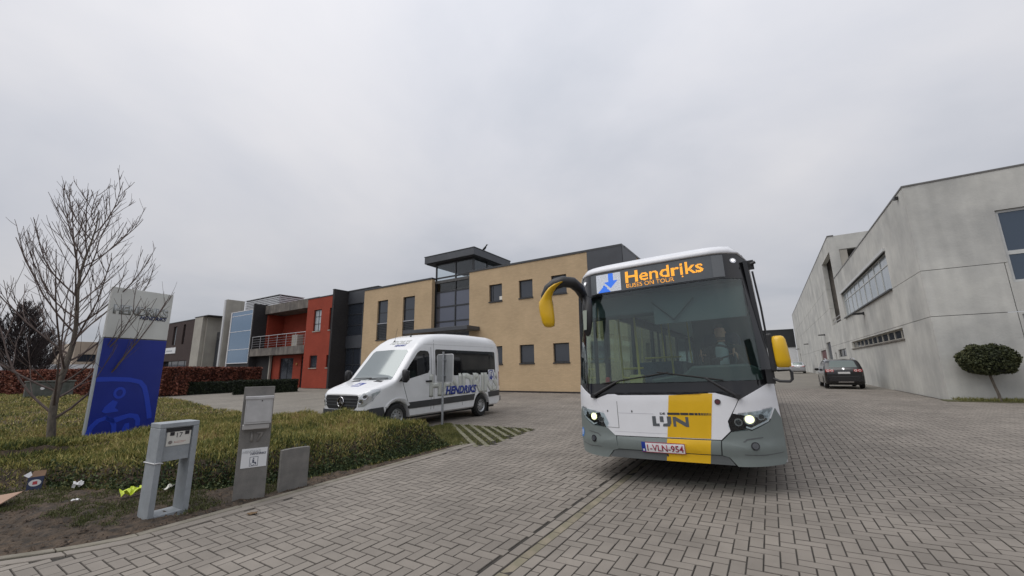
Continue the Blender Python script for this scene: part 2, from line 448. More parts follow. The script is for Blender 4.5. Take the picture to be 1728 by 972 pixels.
def sheet(name, x0, x1, y0, y1, dz, m, step=0.5, parent=None, cut=None):
    nx, ny = int((x1 - x0) / step) + 2, int((y1 - y0) / step) + 2
    X, Y = np.meshgrid(np.linspace(x0, x1, nx), np.linspace(y0, y1, ny))
    V = np.stack([X.ravel(), Y.ravel(), gz_np(X, Y).ravel() + dz], 1)
    I = [[j * nx + i, j * nx + i + 1, (j + 1) * nx + i + 1, (j + 1) * nx + i] for j in range(ny - 1) for i in range(nx - 1)]
    if cut:
        C = V[np.array(I)].mean(1); I = [f for f, c in zip(I, C) if cut(c[0], c[1])]
    return bigmesh(name, V, np.array(I), m, parent)
# courtyard beyond the pieced paving (too far away to tell the stones apart)
courtyard = tag(sheet('courtyard', -70, 12, 8.0, 108, -0.03, FARPAV, 1.0), kind='structure')
pavement = tag(sheet('pavement', -14.2, 12.0, 0.0, 28.05, -0.008, JOINT, 0.25, cut=lambda x, y: (x > KX(y) - 0.3 or y > 6.9)), kind='structure')

GRASSTRIP = [(-5.05, 7.15), (-5.30, 9.5), (-8.15, 9.25), (-7.7, 6.75), (-5.55, 6.75)]
def inpoly(x, y, P):
    c = False; j = len(P) - 1
    for i in range(len(P)):
        if ((P[i][1] > y) != (P[j][1] > y)) and (x < (P[j][0] - P[i][0]) * (y - P[i][1]) / (P[j][1] - P[i][1]) + P[i][0]): c = not c
        j = i
    return c
def far_edge(x):
    pts = [(-5.4, 6.72), (-8.0, 6.55), (-10.3, 6.7), (-13.3, 7.25), (-19, 8.0), (-22, 8.7), (-30, 10.2), (-46, 7.5), (-62, 5.0)]
    for (xa, ya), (xb, yb) in zip(pts, pts[1:]):
        if xb <= x <= xa: return ya + (yb - ya) * (xa - x) / (xa - xb)
    return 6.72 if x > -5.4 else 5.0

def make_pavers():
    w, j = 0.11, 0.006
    cells = []
    k = np.arange(-260, 420)
    for m in range(-90, 110):
        for kk in k:
            # horizontal stone then vertical stone of one herringbone step
            x, y = (kk + 4 * m) * w, kk * w
            if -14 < x < 9.6 and 0.45 < y < 28: cells.append((x, y, x + 2 * w, y + w))
            y2 = y + w
            if -14 < x < 9.6 and 0.45 < y2 < 28: cells.append((x, y2, x + w, y2 + 2 * w))
    out = []
    for (x0, y0, x1, y1) in cells:
        cx, cy = (x0 + x1) / 2, (y0 + y1) / 2
        if cx > -5.8 and cy < 8:                       # right side, beside the kerb
            if cy < 6.95 and min((xx - KX(yy)) / KN(yy) for xx in (x0, x1) for yy in (y0, y1)) < 0.02: continue
        if cx < KX(min(cy, 6.9)) + 0.02 and cy < far_edge(cx) + 0.15: continue
        if cx < -5.0 and cy < 9.6 and inpoly(cx, cy, GRASSTRIP): continue
        if cx < -9 and cy > 20.3 or cy > 20.4 and cx < -5.9: continue
        if cx > 5.1 and cy > 20.05: continue
        # leave the drain line free, cutting the stones along it
        a, b = -2.062, -1.738
        if x1 > a and x0 < b:
            if cx < -1.9: x1 = min(x1, a)
            else: x0 = max(x0, b)
            if x1 - x0 < 0.03 or (x1 > a and x0 < b): continue
        if x1 - x0 < 0.03: continue
        out.append((x0 + j / 2, y0 + j / 2, x1 - j / 2, y1 - j / 2))
    # stretcher courses along the drain and along the kerb
    y = 0.5
    while y < 28:
        out.append((-2.056, y, -1.954, y + 0.213)); out.append((-1.846, y + 0.08, -1.744, y + 0.293)); y += 0.2205
    return np.array(out)
PV = make_pavers()
cxy = np.stack([(PV[:, 0] + PV[:, 2]) / 2, (PV[:, 1] + PV[:, 3]) / 2], 1)
# which stones show largest: nearest to the camera inside its view
_fx, _fy = -sin(_yaw), cos(_yaw)
_dep = cxy[:, 0] * _fx + cxy[:, 1] * _fy; _lat = cxy[:, 0] * cos(_yaw) + cxy[:, 1] * sin(_yaw)
_vis = (_dep > 1.9) & (np.abs(_lat) < _dep * 1.36 - 0.3) & (np.hypot(cxy[:, 0], cxy[:, 1]) > 2.62)
order = np.argsort(np.where(_vis, np.hypot(cxy[:, 0], cxy[:, 1]), 1e9))
near = set(order[:300].tolist())
def paver_geo(w, l, rng):
    """top with a worn chamfer; 5 + 4 faces"""
    c, h = 0.004, 0.03
    a, b = w / 2, l / 2
    V = [(-a, -b, -h), (a, -b, -h), (a, b, -h), (-a, b, -h), (-a, -b, -c), (a, -b, -c), (a, b, -c), (-a, b, -c),
         (-a + c, -b + c, 0), (a - c, -b + c, 0), (a - c, b - c, 0), (-a + c, b - c, 0)]
    F = [(8, 9, 10, 11)] + [(i, (i + 1) % 4, (i + 1) % 4 + 4, i + 4) for i in range(4)] + [(i + 4, (i + 1) % 4 + 4, (i + 1) % 4 + 8, i + 8) for i in range(4)]
    return V, F
def stones_mesh(name, R, m, parent, kind=None, jit=0.003):
    base, F0 = paver_geo(1, 1, None)
    T = np.array(base)          # unit template: handle the chamfer in absolute terms
    n = len(R); W = R[:, 2] - R[:, 0]; Ln = R[:, 3] - R[:, 1]; CX = (R[:, 0] + R[:, 2]) / 2; CY = (R[:, 1] + R[:, 3]) / 2
    sx = np.array([-1, 1, 1, -1] * 3); sy = np.array([-1, -1, 1, 1] * 3); ins = np.array([0] * 8 + [0.004] * 4); zz = np.array([-0.03] * 4 + [-0.004] * 4 + [0] * 4)
    X = CX[:, None] + sx * (W[:, None] / 2 - ins); Y = CY[:, None] + sy * (Ln[:, None] / 2 - ins)
    tx, ty = RNG.normal(0, 0.004, n), RNG.normal(0, 0.004, n)
    Z = gz_np(X, Y) + zz + RNG.normal(0, 0.001, n)[:, None] + (X - CX[:, None]) * tx[:, None] + (Y - CY[:, None]) * ty[:, None]
    V = np.stack([X.ravel(), Y.ravel(), Z.ravel()], 1)
    F = (np.array(F0)[None] + (np.arange(n) * 12)[:, None, None]).reshape(-1, 4)
    o = bigmesh(name, V, F, m, parent); o.data.materials.append(PEDGE); o.data.polygons.foreach_set('material_index', np.tile([0, 1, 1, 1, 1, 1, 1, 1, 1], n))
    if kind: o['kind'] = kind
    return o
rest = np.array([i for i in range(len(PV)) if i not in near])
stones_mesh('paving_stones', PV[rest], PAV, pavement, 'stuff')
pm = {}
for i in sorted(near):
    x0, y0, x1, y1 = PV[i]; key = (round(x1 - x0, 3), round(y1 - y0, 3))
    if key not in pm:
        mb = MB(); V, F = paver_geo(*key, None); mb.add(V, F); mb.mi = [0] + [1] * 8; o = mb.build('paver', [PAV, PEDGE], pavement); pm[key] = o.data
    else:
        o = bpy.data.objects.new('paver', pm[key]); COL.objects.link(o); o.parent = pavement
    cx, cy = (x0 + x1) / 2, (y0 + y1) / 2
    o.location = (cx, cy, gz(cx, cy) + random.gauss(0, 0.0012))
    o.rotation_euler = (random.gauss(0, .006), -math.atan(0.026) * (1 if cx > -1.9 else 0) + random.gauss(0, .006), random.gauss(0, .004))

# drain line stones
drain = tag(bxo('drain_channel', (-1.95, 0.4, -0.05), (-1.85, 28, -0.02), JOINT), kind='structure')
y = 0.45; dmesh = None
while y < 16:
    L_ = 0.3
    if dmesh is None:
        mb = MB(); V, F = paver_geo(0.088, 0.288, None); mb.add(V, F); o = mb.build('drain_stone', GUT, drain); dmesh = o.data
    else:
        o = bpy.data.objects.new('drain_stone', dmesh); COL.objects.link(o); o.parent = drain
    o.location = (-1.9, y + 0.15, gz(-1.9, y) - 0.004 + random.gauss(0, .0015)); o.rotation_euler = (random.gauss(0, .008), random.gauss(0, .012), random.gauss(0, .006))
    y += 0.3

# kerb edging of the planting bed: flush stones, each about a metre
kerb = tag(MB().tube([(KX(y) - 0.02, y, -0.07) for y in np.linspace(0.3, 6.9, 20)], 0.045, 6).build('kerb', KERB), kind='structure')
y = 0.15
while y < 6.8:
    y2 = min(y + (0.5 if y < 1.6 else 0.92), 6.95)
    rings = []
    for t in np.linspace(y + 0.006, y2 - 0.006, 5):
        x = KX(t); rings.append([(x - 0.045, t, -0.1), (x + 0.045, t, -0.1), (x + 0.045, t, 0.010), (x + 0.040, t, 0.015), (x - 0.040, t, 0.017), (x - 0.045, t, 0.012)])
    o = MB().loft(rings).build('kerb_stone', KERB, kerb); o.rotation_euler = (random.gauss(0, .0006), 0, 0); o.location.z = random.gauss(0, .003)
    rings = []
    for t in np.linspace(y + 0.09, y2 + 0.08, 4):
        kn = KN(t); x = KX(t) + 0.117 / kn; t = t - 0.117 * (0.825 * sqrt(max(0, 1.65 - t))) / kn; rings.append([(x - 0.066, t, -0.1), (x + 0.063, t, -0.1), (x + 0.063, t, 0.006), (x + 0.058, t, 0.010), (x - 0.061, t, 0.010), (x - 0.066, t, 0.006)])
    o = MB().loft(rings).build('border_stone', PAV, kerb); o.location.z = random.gauss(0, .0015)
    y = y2

# parking bay of grass-filled concrete bars beside the bed
GRID = mat('weathered_concrete_bar', (0.215, 0.20, 0.15), 0.85, col2=(0.13, 0.13, 0.075), vscale=6, bump=0.3, bscale=90)
LAWN = leafmat('lawn_blades', [(0.07, 0.08, 0.025), (0.115, 0.125, 0.038), (0.18, 0.18, 0.06), (0.24, 0.215, 0.10)])
grassbay = tag(MB().prism(GRASSTRIP, -0.05, -0.012, 'z').build('grass_bay', mat('mossy_soil', (0.10, 0.115, 0.035), 0.95, col2=(0.06, 0.065, 0.03), vscale=8)), kind='structure')
dirx, diry = cos(radians(-42)), sin(radians(-42))
for i in range(-4, 26):
    s = i * 0.235
    ox, oy = -8.2 + s * 0.78, 8.9 + s * 0.62
    t = -3.0
    while t < 3.5:
        a, b = (ox + dirx * t, oy + diry * t), (ox + dirx * (t + 0.56), oy + diry * (t + 0.56))
        mx, my = (a[0] + b[0]) / 2, (a[1] + b[1]) / 2
        if inpoly(mx, my, GRASSTRIP) and mx + my > 1.25:
            mb = MB().box((-0.29, -0.045, -0.04), (0.29, 0.045, 0.006)); o = mb.build('grid_bar', GRID, grassbay); o.location = (mx, my, random.gauss(0, .002)); o.rotation_euler = (0, 0, radians(-42))
        t += 0.6
def blades(name, P, h, wd, m, parent=None, lean=0.5):
    """upright leaf blades: P (n,3) roots, h heights, wd widths -> one mesh of 4-vert diamonds"""
    n = len(P); az = RNG.uniform(0, 2 * pi, n); ln = RNG.uniform(0, lean, n); la = RNG.uniform(0, 2 * pi, n)
    up = np.stack([np.cos(la) * np.sin(ln), np.sin(la) * np.sin(ln), np.cos(ln)], 1); sd = np.stack([np.cos(az), np.sin(az), np.zeros(n)], 1)
    mid = P + up * (h * 0.45)[:, None]; tip = P + up * h[:, None] + np.stack([np.cos(la), np.sin(la), np.zeros(n)], 1) * (h * 0.25 * ln)[:, None]
    V = np.stack([P, mid + sd * (wd / 2)[:, None], tip, mid - sd * (wd / 2)[:, None]], 1).reshape(-1, 3)
    F = np.arange(4 * n).reshape(n, 4)
    return bigmesh(name, V, F, m, parent)
pts = []
while len(pts) < 15000:
    x, y = random.uniform(-8.2, -5), random.uniform(6.7, 9.5)
    if inpoly(x, y, GRASSTRIP):
        # sparse on the concrete bars, thick between them
        s = ((x + 8.2) * 0.669 + (y - 8.9) * 0.743) / (0.235 * 0.98)
        if abs(s - round(s)) < 0.2 and x + y > 1.25 and random.random() < 0.72: continue
        pts.append((x, y, -0.012))
P = np.array(pts)
o = blades('grass', P, RNG.uniform(0.015, 0.04, len(P)) * np.where(P[:, 0] + P[:, 1] < 1.35, 2.2, 1), RNG.uniform(0.008, 0.016, len(P)), LAWN, lean=0.8)
tag(o, 'short yellow-green grass growing between the concrete grid bars beside the van', 'grass', kind='stuff')

# ------------------------------------------------------------------ planting bed: soil, mound, ground cover
def plant_edge(y):
    """x where the planting starts (everything left of it is planted)"""
    pts = [(0.0, -11.0), (1.0, -9.4), (1.7, -8.3), (2.2, -7.2), (2.7, -6.35), (3.2, -5.95), (4.0, -5.72), (5.0, -5.66), (7, -5.62)]
    for (ya, xa), (yb, xb) in zip(pts, pts[1:]):
        if ya <= y <= yb: return xa + (xb - xa) * (y - ya) / (yb - ya)
    return -11.0 if y < 0 else -5.8
from mathutils import noise as mnoise
def bed_h(x, y):
    d = min(plant_edge(y) - x, (far_edge(x) - y) * 1.1)
    if x < -11.5: d = min(d, max(0, (y - 0.5) * 0.8 + 0.8))
    s = smooth01(min((plant_edge(y) - x) / 0.55, (far_edge(x) - y) / 0.3, d / 0.55))
    n = mnoise.noise(Vector((x * 0.9, y * 0.9, 0))) * 0.5 + 0.5; n2 = mnoise.noise(Vector((x * 2.7, y * 2.7, 3)))
    top = 0.46 + 0.10 * smooth01((y - 4.6) / 1.2) if x > -10.0 else 0.46 - 0.22 * smooth01((-10.0 - x) / 3.0)
    if y < 3.2 and x > -10: top *= 0.7 + 0.3 * smooth01((y - 1.6) / 1.6)
    return s * (top * (0.72 + 0.5 * n) + 0.05 * n2), d
def bed():
    xs = np.concatenate([np.linspace(-62, -22, 40), np.linspace(-21.5, -12, 60), np.linspace(-11.9, -5.3, 140)])
    V = []; idx = {}; F = []
    ys = np.linspace(-1.5, 10.4, 200)
    for j, y in enumerate(ys):
        for i, x in enumerate(xs):
            h, d = bed_h(x, y)
            lump = 0.03 * mnoise.noise(Vector((x * 4, y * 4, 1))) + 0.035 * mnoise.noise(Vector((x * 11, y * 11, 5)))
            kf = smooth01((KX(min(y, 6.9)) - 0.05 - x) / 0.35); V.append((x, y, max(0.0, h - 0.1) + lump * kf + 0.004 + 0.008 * kf)); idx[i, j] = len(V) - 1
    for j in range(len(ys) - 1):
        for i in range(len(xs) - 1):
            cx, cy = (xs[i] + xs[i + 1]) / 2, (ys[j] + ys[j + 1]) / 2
            if cx < KX(min(cy, 6.9)) + 0.02 and cy < far_edge(cx) + 0.02: F.append((idx[i, j], idx[i + 1, j], idx[i + 1, j + 1], idx[i, j + 1]))
    return bigmesh('planting_bed', V, F, mat('bed_soil', (0.10, 0.07, 0.046), 0.95, col2=(0.026, 0.02, 0.014), vscale=11.0, bump=1.0, bscale=38, broad=0.3), smooth=True)
tag(bed(), kind='structure')
COVER = leafmat('ground_cover_leaves', [(0.05, 0.07, 0.022), (0.12, 0.14, 0.038), (0.23, 0.225, 0.062), (0.35, 0.305, 0.10), (0.42, 0.345, 0.15), (0.34, 0.21, 0.12)])
def cover():
    P, H, Wd = [], [], []
    def scatter(n, x0, x1, y0, y1, hs, ws):
        k = 0; tries = 0
        while k < n and tries < n * 6:
            tries += 1
            x, y = random.uniform(x0, x1), random.uniform(y0, y1)
            if y > far_edge(x) or x > KX(y) - 0.1: continue
            h, d = bed_h(x, y)
            if d < 0.03 or random.random() > 0.25 + d * 2.2: continue
            # tufts poke out at every height of the mound's skin
            z = max(0.0, h - 0.12) + random.uniform(0, 0.1) * min(1, h * 4)
            P.append((x, y, z)); H.append(random.uniform(*hs) * (0.6 + min(1, h * 2.2))); Wd.append(random.uniform(*ws)); k += 1
    scatter(70000, -10.5, -5.5, 1.0, 6.75, (0.032, 0.08), (0.009, 0.017))
    scatter(62000, -16, -10.5, 0.0, 7.8, (0.04, 0.09), (0.010, 0.018))
    scatter(46000, -34, -16, -1, 10, (0.05, 0.11), (0.018, 0.03))
    scatter(14000, -58, -34, -1, 9, (0.08, 0.14), (0.03, 0.06))
    return blades('ground_cover', np.array(P), np.array(H), np.array(Wd), COVER, lean=1.0)
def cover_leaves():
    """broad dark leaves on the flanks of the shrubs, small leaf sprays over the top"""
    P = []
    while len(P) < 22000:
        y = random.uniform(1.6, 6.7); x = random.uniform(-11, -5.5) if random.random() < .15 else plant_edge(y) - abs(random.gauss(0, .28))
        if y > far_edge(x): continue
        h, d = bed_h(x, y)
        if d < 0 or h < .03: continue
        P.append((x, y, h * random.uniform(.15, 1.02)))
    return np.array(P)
tag(cover(), 'low olive green ground cover shrubs filling the bed behind the mailboxes', 'ground cover', kind='stuff')
def soil_grass():
    P = []
    while len(P) < 12000:
        x, y = random.uniform(-10.5, -5.6), random.uniform(0.6, 3.4)
        d = plant_edge(y) - x
        if d > 0.1 or d < -2.6 or x > KX(y) - 0.15: continue
        if mnoise.noise(Vector((x * 1.6, y * 1.6, 9))) + .25 * random.random() < -0.02 + 0.13 * (-d): continue
        P.append((x, y, 0.005))
    P = np.array(P)
    return blades('grass', P, RNG.uniform(0.02, 0.06, len(P)), RNG.uniform(0.005, 0.011, len(P)), leafmat('weed_blades', [(0.055, 0.066, 0.024), (0.095, 0.105, 0.038), (0.15, 0.15, 0.06)]), lean=1.0)
tag(soil_grass(), 'sparse green weeds creeping over the bare soil near the mailboxes', 'grass', kind='stuff')
def crumbs():
    """loose clods and dead leaves on the soil"""
    V, F = [], []
    for k in range(9000):
        y = random.uniform(0.5, 6.4); x = random.uniform(-9.5, KX(y) - 0.08)
        if plant_edge(y) - x > 0.15: continue
        s = random.uniform(0.005, 0.015) * (1.9 if random.random() < .05 else 1); o = len(V); a = random.uniform(0, 6)
        for q in range(5): V.append((x + s * cos(a + q * 1.257) * random.uniform(.7, 1.2), y + s * sin(a + q * 1.257) * random.uniform(.7, 1.2), 0.01))
        V.append((x, y, 0.014 + s * random.uniform(.4, 1.1)))
        for q in range(5): F.append((o + q, o + (q + 1) % 5, o + 5))
    return bigmesh('soil_clods', V, np.array(F), mat('clods', (0.085, 0.062, 0.044), 0.95, var=0.3, vscale=30, island=0.5))
tag(crumbs(), 'crumbly brown clods and dead leaves strewn over the bare soil', 'soil', kind='stuff')

def leafcards(name, P, size, m, parent, squash=1.0):
    n_ = len(P); a = RNG.normal(size=(n_, 3)); a /= np.linalg.norm(a, axis=1)[:, None]; b_ = RNG.normal(size=(n_, 3)); b_ -= a * (a * b_).sum(1)[:, None]; b_ /= np.linalg.norm(b_, axis=1)[:, None]
    s_ = (size * RNG.uniform(.6, 1.25, n_))[:, None]
    V = np.stack([P - a * s_, P + b_ * s_ * .55, P + a * s_, P - b_ * s_ * .55], 1).reshape(-1, 3)
    return bigmesh(name, V, np.arange(4 * n_).reshape(n_, 4), m, parent)
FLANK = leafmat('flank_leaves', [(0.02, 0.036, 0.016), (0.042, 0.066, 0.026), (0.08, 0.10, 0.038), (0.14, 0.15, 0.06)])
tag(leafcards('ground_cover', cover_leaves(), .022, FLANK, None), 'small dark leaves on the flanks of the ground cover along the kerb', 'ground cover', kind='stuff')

# ================================================================== BUILDINGS
def pl_y(Y, sgn=1): return lambda u, v, d: (u, Y + sgn * d, v)       # facade facing -Y; depth goes to +Y
def pl_x(X): return lambda u, v, d: (X + d, u, v)                     # facade facing -X; u runs along Y
def pl_xr(X): return lambda u, v, d: (X - d, u, v)                    # facade facing +X
def settle(root, loc):
    root.location = loc; l = Vector(loc)
    for c in root.children: c.location = Vector(c.location) - l
def wall_mb(pl, u0, u1, v0, v1, holes=(), depth=0.25, mb=None, close=True):
    us = sorted({u0, u1, *[h[0] for h in holes], *[h[1] for h in holes]}); us = [u for u in us if u0 - 1e-6 <= u <= u1 + 1e-6]
    vs_ = sorted({v0, v1, *[h[2] for h in holes], *[h[3] for h in holes]}); vs_ = [v for v in vs_ if v0 - 1e-6 <= v <= v1 + 1e-6]
    nu, nv = len(us) - 1, len(vs_) - 1
    def solid(i, j):
        if not (0 <= i < nu and 0 <= j < nv): return False
        cu, cv = (us[i] + us[i + 1]) / 2, (vs_[j] + vs_[j + 1]) / 2
        return not any(h[0] < cu < h[1] and h[2] < cv < h[3] for h in holes)
    mb = mb or MB()
    for i in range(nu):
        for j in range(nv):
            if not solid(i, j): continue
            a, b, c, d = us[i], us[i + 1], vs_[j], vs_[j + 1]
            mb.add([pl(a, c, 0), pl(b, c, 0), pl(b, d, 0), pl(a, d, 0)], [(0, 1, 2, 3)])
            if close: mb.add([pl(a, c, depth), pl(b, c, depth), pl(b, d, depth), pl(a, d, depth)], [(3, 2, 1, 0)])
            for (di, dj, p, q) in ((-1, 0, (a, c), (a, d)), (1, 0, (b, d), (b, c)), (0, -1, (b, c), (a, c)), (0, 1, (a, d), (b, d))):
                if not solid(i + di, j + dj):
                    mb.add([pl(*p, 0), pl(*q, 0), pl(*q, depth), pl(*p, depth)], [(0, 1, 2, 3)])
    return mb
def wall(name, parent, m, pl, u0, u1, v0, v1, holes=(), depth=0.25, close=True): return wall_mb(pl, u0, u1, v0, v1, holes, depth, close=close).build(name, m, parent)
def pbox(mb, pl, u0, u1, v0, v1, d0, d1):
    P = [pl(u0, v0, d0), pl(u1, v0, d0), pl(u1, v1, d0), pl(u0, v1, d0), pl(u0, v0, d1), pl(u1, v0, d1), pl(u1, v1, d1), pl(u0, v1, d1)]
    return mb.add(P, [(0, 1, 2, 3), (7, 6, 5, 4), (0, 4, 5, 1), (1, 5, 6, 2), (2, 6, 7, 3), (3, 7, 4, 0)])
def window(parent, pl, u0, u1, v0, v1, inset=0.12, fm=None, pm=None, us=(), vs_=(), fw=0.05, sill=None, name='window', bar=0.04):
    """frame (part) with panes (sub-parts); us / vs_: inner mullion and transom positions"""
    fm = fm or ANTH; pm = pm or PANE
    f = MB()
    e = 0.001
    pbox(f, pl, u0 + e, u0 + fw, v0 + e, v1 - e, inset, inset + 0.06); pbox(f, pl, u1 - fw, u1 - e, v0 + e, v1 - e, inset, inset + 0.06)
    pbox(f, pl, u0 + fw, u1 - fw, v0 + e, v0 + fw, inset + .001, inset + 0.059); pbox(f, pl, u0 + fw, u1 - fw, v1 - fw, v1 - e, inset + .001, inset + 0.059)
    for u in us: pbox(f, pl, u - bar / 2, u + bar / 2, v0 + fw, v1 - fw, inset + .002, inset + 0.058)
    for v in vs_: pbox(f, pl, u0 + fw, u1 - fw, v - bar / 2, v + bar / 2, inset + .004, inset + 0.056)
    w = f.build(name, fm, parent)
    ue = [u0 + fw, *us, u1 - fw]; ve = [v0 + fw, *vs_, v1 - fw]
    for i in range(len(ue) - 1):
        for j in range(len(ve) - 1):
            p = MB(); pbox(p, pl, ue[i], ue[i + 1], ve[j], ve[j + 1], inset + 0.03, inset + 0.042); p.build('pane', pm, w)
    if sill is not None:
        s = MB(); pbox(s, pl, u0 - 0.03, u1 + 0.03, v0 - 0.07, v0 - 0.002, -0.05, inset + 0.02); s.build('sill', sill, parent)
    return w

ANTH = mat('anthracite_frame', (0.028, 0.03, 0.034), 0.4, var=0.1)
ANTHPANEL = mat('anthracite_panel', (0.055, 0.06, 0.07), 0.45, var=0.12, vscale=0.8)
PANE = mat('dark_pane', (0.035, 0.042, 0.055), 0.06, spec=1.0, metal=0.15)
PANEB = mat('blue_sky_pane', (0.20, 0.29, 0.40), 0.07, metal=0.75)
PANET = mat('tower_pane', (0.12, 0.13, 0.165), 0.07, spec=0.9, metal=0.45)
PANEL_ = mat('pale_blind_pane', (0.42, 0.46, 0.49), 0.15, spec=0.8, streak=0.25)
CLEAR = glassmat('clear_pane', (0.86, 0.9, 0.91))
BEIGE = brickmat('beige_brick', (0.59, 0.435, 0.265), (0.52, 0.38, 0.23), (0.47, 0.36, 0.235), vary=0.10)
RED = brickmat('red_brick', (0.36, 0.062, 0.034), (0.31, 0.053, 0.03), (0.27, 0.055, 0.034), vary=0.14)
DARKBRICK = brickmat('dark_brick', (0.04, 0.038, 0.04), (0.052, 0.049, 0.05), (0.03, 0.029, 0.03), vary=0.15)
BROWN = brickmat('brown_brick', (0.085, 0.06, 0.056), (0.07, 0.05, 0.047), (0.055, 0.042, 0.04), vary=0.1)
PLINTH = mat('dark_plinth', (0.035, 0.027, 0.026), 0.7, var=0.2)
CONC = mat('cast_concrete', (0.62, 0.615, 0.575), 0.8, col2=(0.45, 0.45, 0.43), vscale=0.5, bump=0.25, bscale=14, streak=0.11, broad=0.10, spec=0.3, detail=9)
CONCW = mat('warm_concrete', (0.43, 0.41, 0.36), 0.8, col2=(0.35, 0.33, 0.29), vscale=0.8, bump=0.2, bscale=14, streak=0.12)
CONCD = mat('stained_concrete', (0.23, 0.205, 0.18), 0.85, col2=(0.12, 0.11, 0.10), vscale=1.2, streak=0.45)
STEEL = mat('rail_steel', (0.5, 0.5, 0.52), 0.35, 0.7)
ZINC = mat('roof_trim', (0.06, 0.062, 0.066), 0.4, 0.3)
FP = 20.56

# ---- beige brick office
b = thing('office_building', 'two-storey beige brick office with a dark glazed stair tower', 'building')
winU = [(-14.65, -13.66, 5.74, 6.84), (-12.42, -11.46, 5.74, 6.83), (-10.21, -9.25, 5.74, 6.83)]
winL = [(-14.66, -13.68, 1.86, 2.92), (-12.45, -11.47, 1.86, 2.92), (-10.23, -9.25, 1.86, 2.92), (-8.0, -7.05, 1.86, 2.92)]
wall('wall', b, BEIGE, pl_y(FP), -16.26, -5.95, 0.28, 7.9, winU + winL, 0.3)
tall = [(-25.33, -24.15, 3.88, 6.9), (-22.5, -21.28, 3.88, 6.9)]
wall('wall', b, BEIGE, pl_y(FP), -26.97, -19.62, 0.28, 7.9, tall, 0.3)
wall('wall', b, BEIGE, pl_xr(-5.95), FP + 0.3, 34, 0.28, 7.9, [(24, 25, 1.86, 2.92), (24, 25, 5.74, 6.84)], 0.3)
for h in winU: window(b, pl_y(FP), *h, sill=ANTH, us=(h[0] + 0.2,) if h is winU[0] else (), fw=0.06)
for h in winL: window(b, pl_y(FP), *h, sill=ANTH, fw=0.06)
nt = MB(); pbox(nt, pl_y(FP), -13.95, -13.75, 5.83, 6.05, 0.135, 0.14); nt.build('paper_notice', mat('paper', (0.75, 0.74, 0.7), 0.8), b)
for h in tall:
    window(b, pl_y(FP), *h, vs_=(5.1, 5.95), sill=ANTH, fw=0.07)
    for k in range(9):
        z = 4.05 + k * 0.125; s = MB(); pbox(s, pl_y(FP), h[0] + 0.06, h[1] - 0.06, z, z + 0.06, 0.03, 0.06); s.build('slat', ANTH, b)
    s = MB(); pbox(s, pl_y(FP), h[0] + 0.03, h[1] - 0.03, 5.08, 5.13, 0.02, 0.07); s.build('rail', STEEL, b)
for (a, c) in ((-26.99, -19.6), (-16.28, -5.93)):
    s = MB(); pbox(s, pl_y(FP), a, c, 7.902, 8.02, -0.04, 0.4); s.build('roof_trim', ZINC, b)
    s = MB(); pbox(s, pl_y(FP), a + .03, c - .03, -0.1, 0.277, -0.02, 0.28); s.build('plinth', PLINTH, b)
s = MB(); pbox(s, pl_xr(-5.95), FP + .42, 34, 7.902, 8.02, -0.04, 0.4); s.build('roof_trim', ZINC, b)
s = MB(); pbox(s, pl_y(FP), -7.93, -5.93, 6.02, 7.9, -0.03, -0.002); s.build('cladding_panel', ANTHPANEL, b)
s = MB(); pbox(s, pl_xr(-5.95), FP - 0.03, 23.3, 6.02, 7.9, -0.03, -0.002); s.build('cladding_panel', ANTHPANEL, b)
bxo('roof', (-26.6, FP + 0.35, 7.6), (-6.3, 34, 7.8), mat('roof_felt', (0.1, 0.1, 0.1), 0.9, var=.2), b)
bxo('back_wall', (-26.9, 33.7, 0.1), (-6.2, 34, 7.6), BEIGE, b)
bxo('side_wall', (-26.95, FP + .31, 0.1), (-26.7, 33.69, 7.6), BEIGE, b)
bxo('floor', (-26.5, FP + 0.35, 3.55), (-6.3, 33.6, 3.75), CONC, b)
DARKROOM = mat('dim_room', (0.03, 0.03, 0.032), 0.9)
bxo('inner_wall', (-26.6, FP + 3.0, 0.1), (-6.4, FP + 3.1, 7.55), mat('office_inside', (0.25, 0.25, 0.25), 0.9), b)
# stair tower: glass front, clear top storey
TY = 20.95
tw = [(-19.62, -17.82), (-17.78, -16.28)]
f = MB(); pl = pl_y(TY)
for u in (-19.66, -17.85, -16.34): pbox(f, pl, u, u + 0.09, 0.28, 9.05, 0.0, 0.1)
zs = [0.32, 1.6, 2.85, 3.98, 4.83, 5.88, 6.95, 8.0, 9.0]
for z in zs: pbox(f, pl, -19.57, -16.3, z - 0.05, z + 0.05, 0.01, 0.09)
fr = f.build('tower_frame', ANTH, b)
for i in range(len(zs) - 1):
    for (u0, u1) in ((-19.57, -17.85), (-17.76, -16.34)):
        p = MB(); pbox(p, pl, u0, u1, zs[i] + 0.05, zs[i + 1] - 0.05, 0.045, 0.06); p.build('pane', CLEAR if i >= 6 else PANET, fr)
f = MB(); plr = pl_xr(-16.25)
for u in (TY + .11, 22.6, 24.4): pbox(f, plr, u, u + 0.08, 8.03, 9.05, 0.0, 0.1)
fr = f.build('tower_side_frame', ANTH, b)
for (u0, u1) in ((TY + .2, 22.6), (22.68, 24.4)):
    p = MB(); pbox(p, plr, u0, u1, 8.03, 9.05, 0.04, 0.055); p.build('pane', CLEAR, fr)
f = MB(); plb = pl_y(24.5)
for u in (-19.66, -17.85, -16.34): pbox(f, plb, u, u + 0.09, 7.9, 9.05, 0.0, 0.1)
fr = f.build('tower_back_frame', ANTH, b)
for (u0, u1) in ((-19.57, -17.85), (-17.76, -16.34)):
    p = MB(); pbox(p, plb, u0, u1, 7.9, 9.05, 0.04, 0.055); p.build('pane', CLEAR, fr)
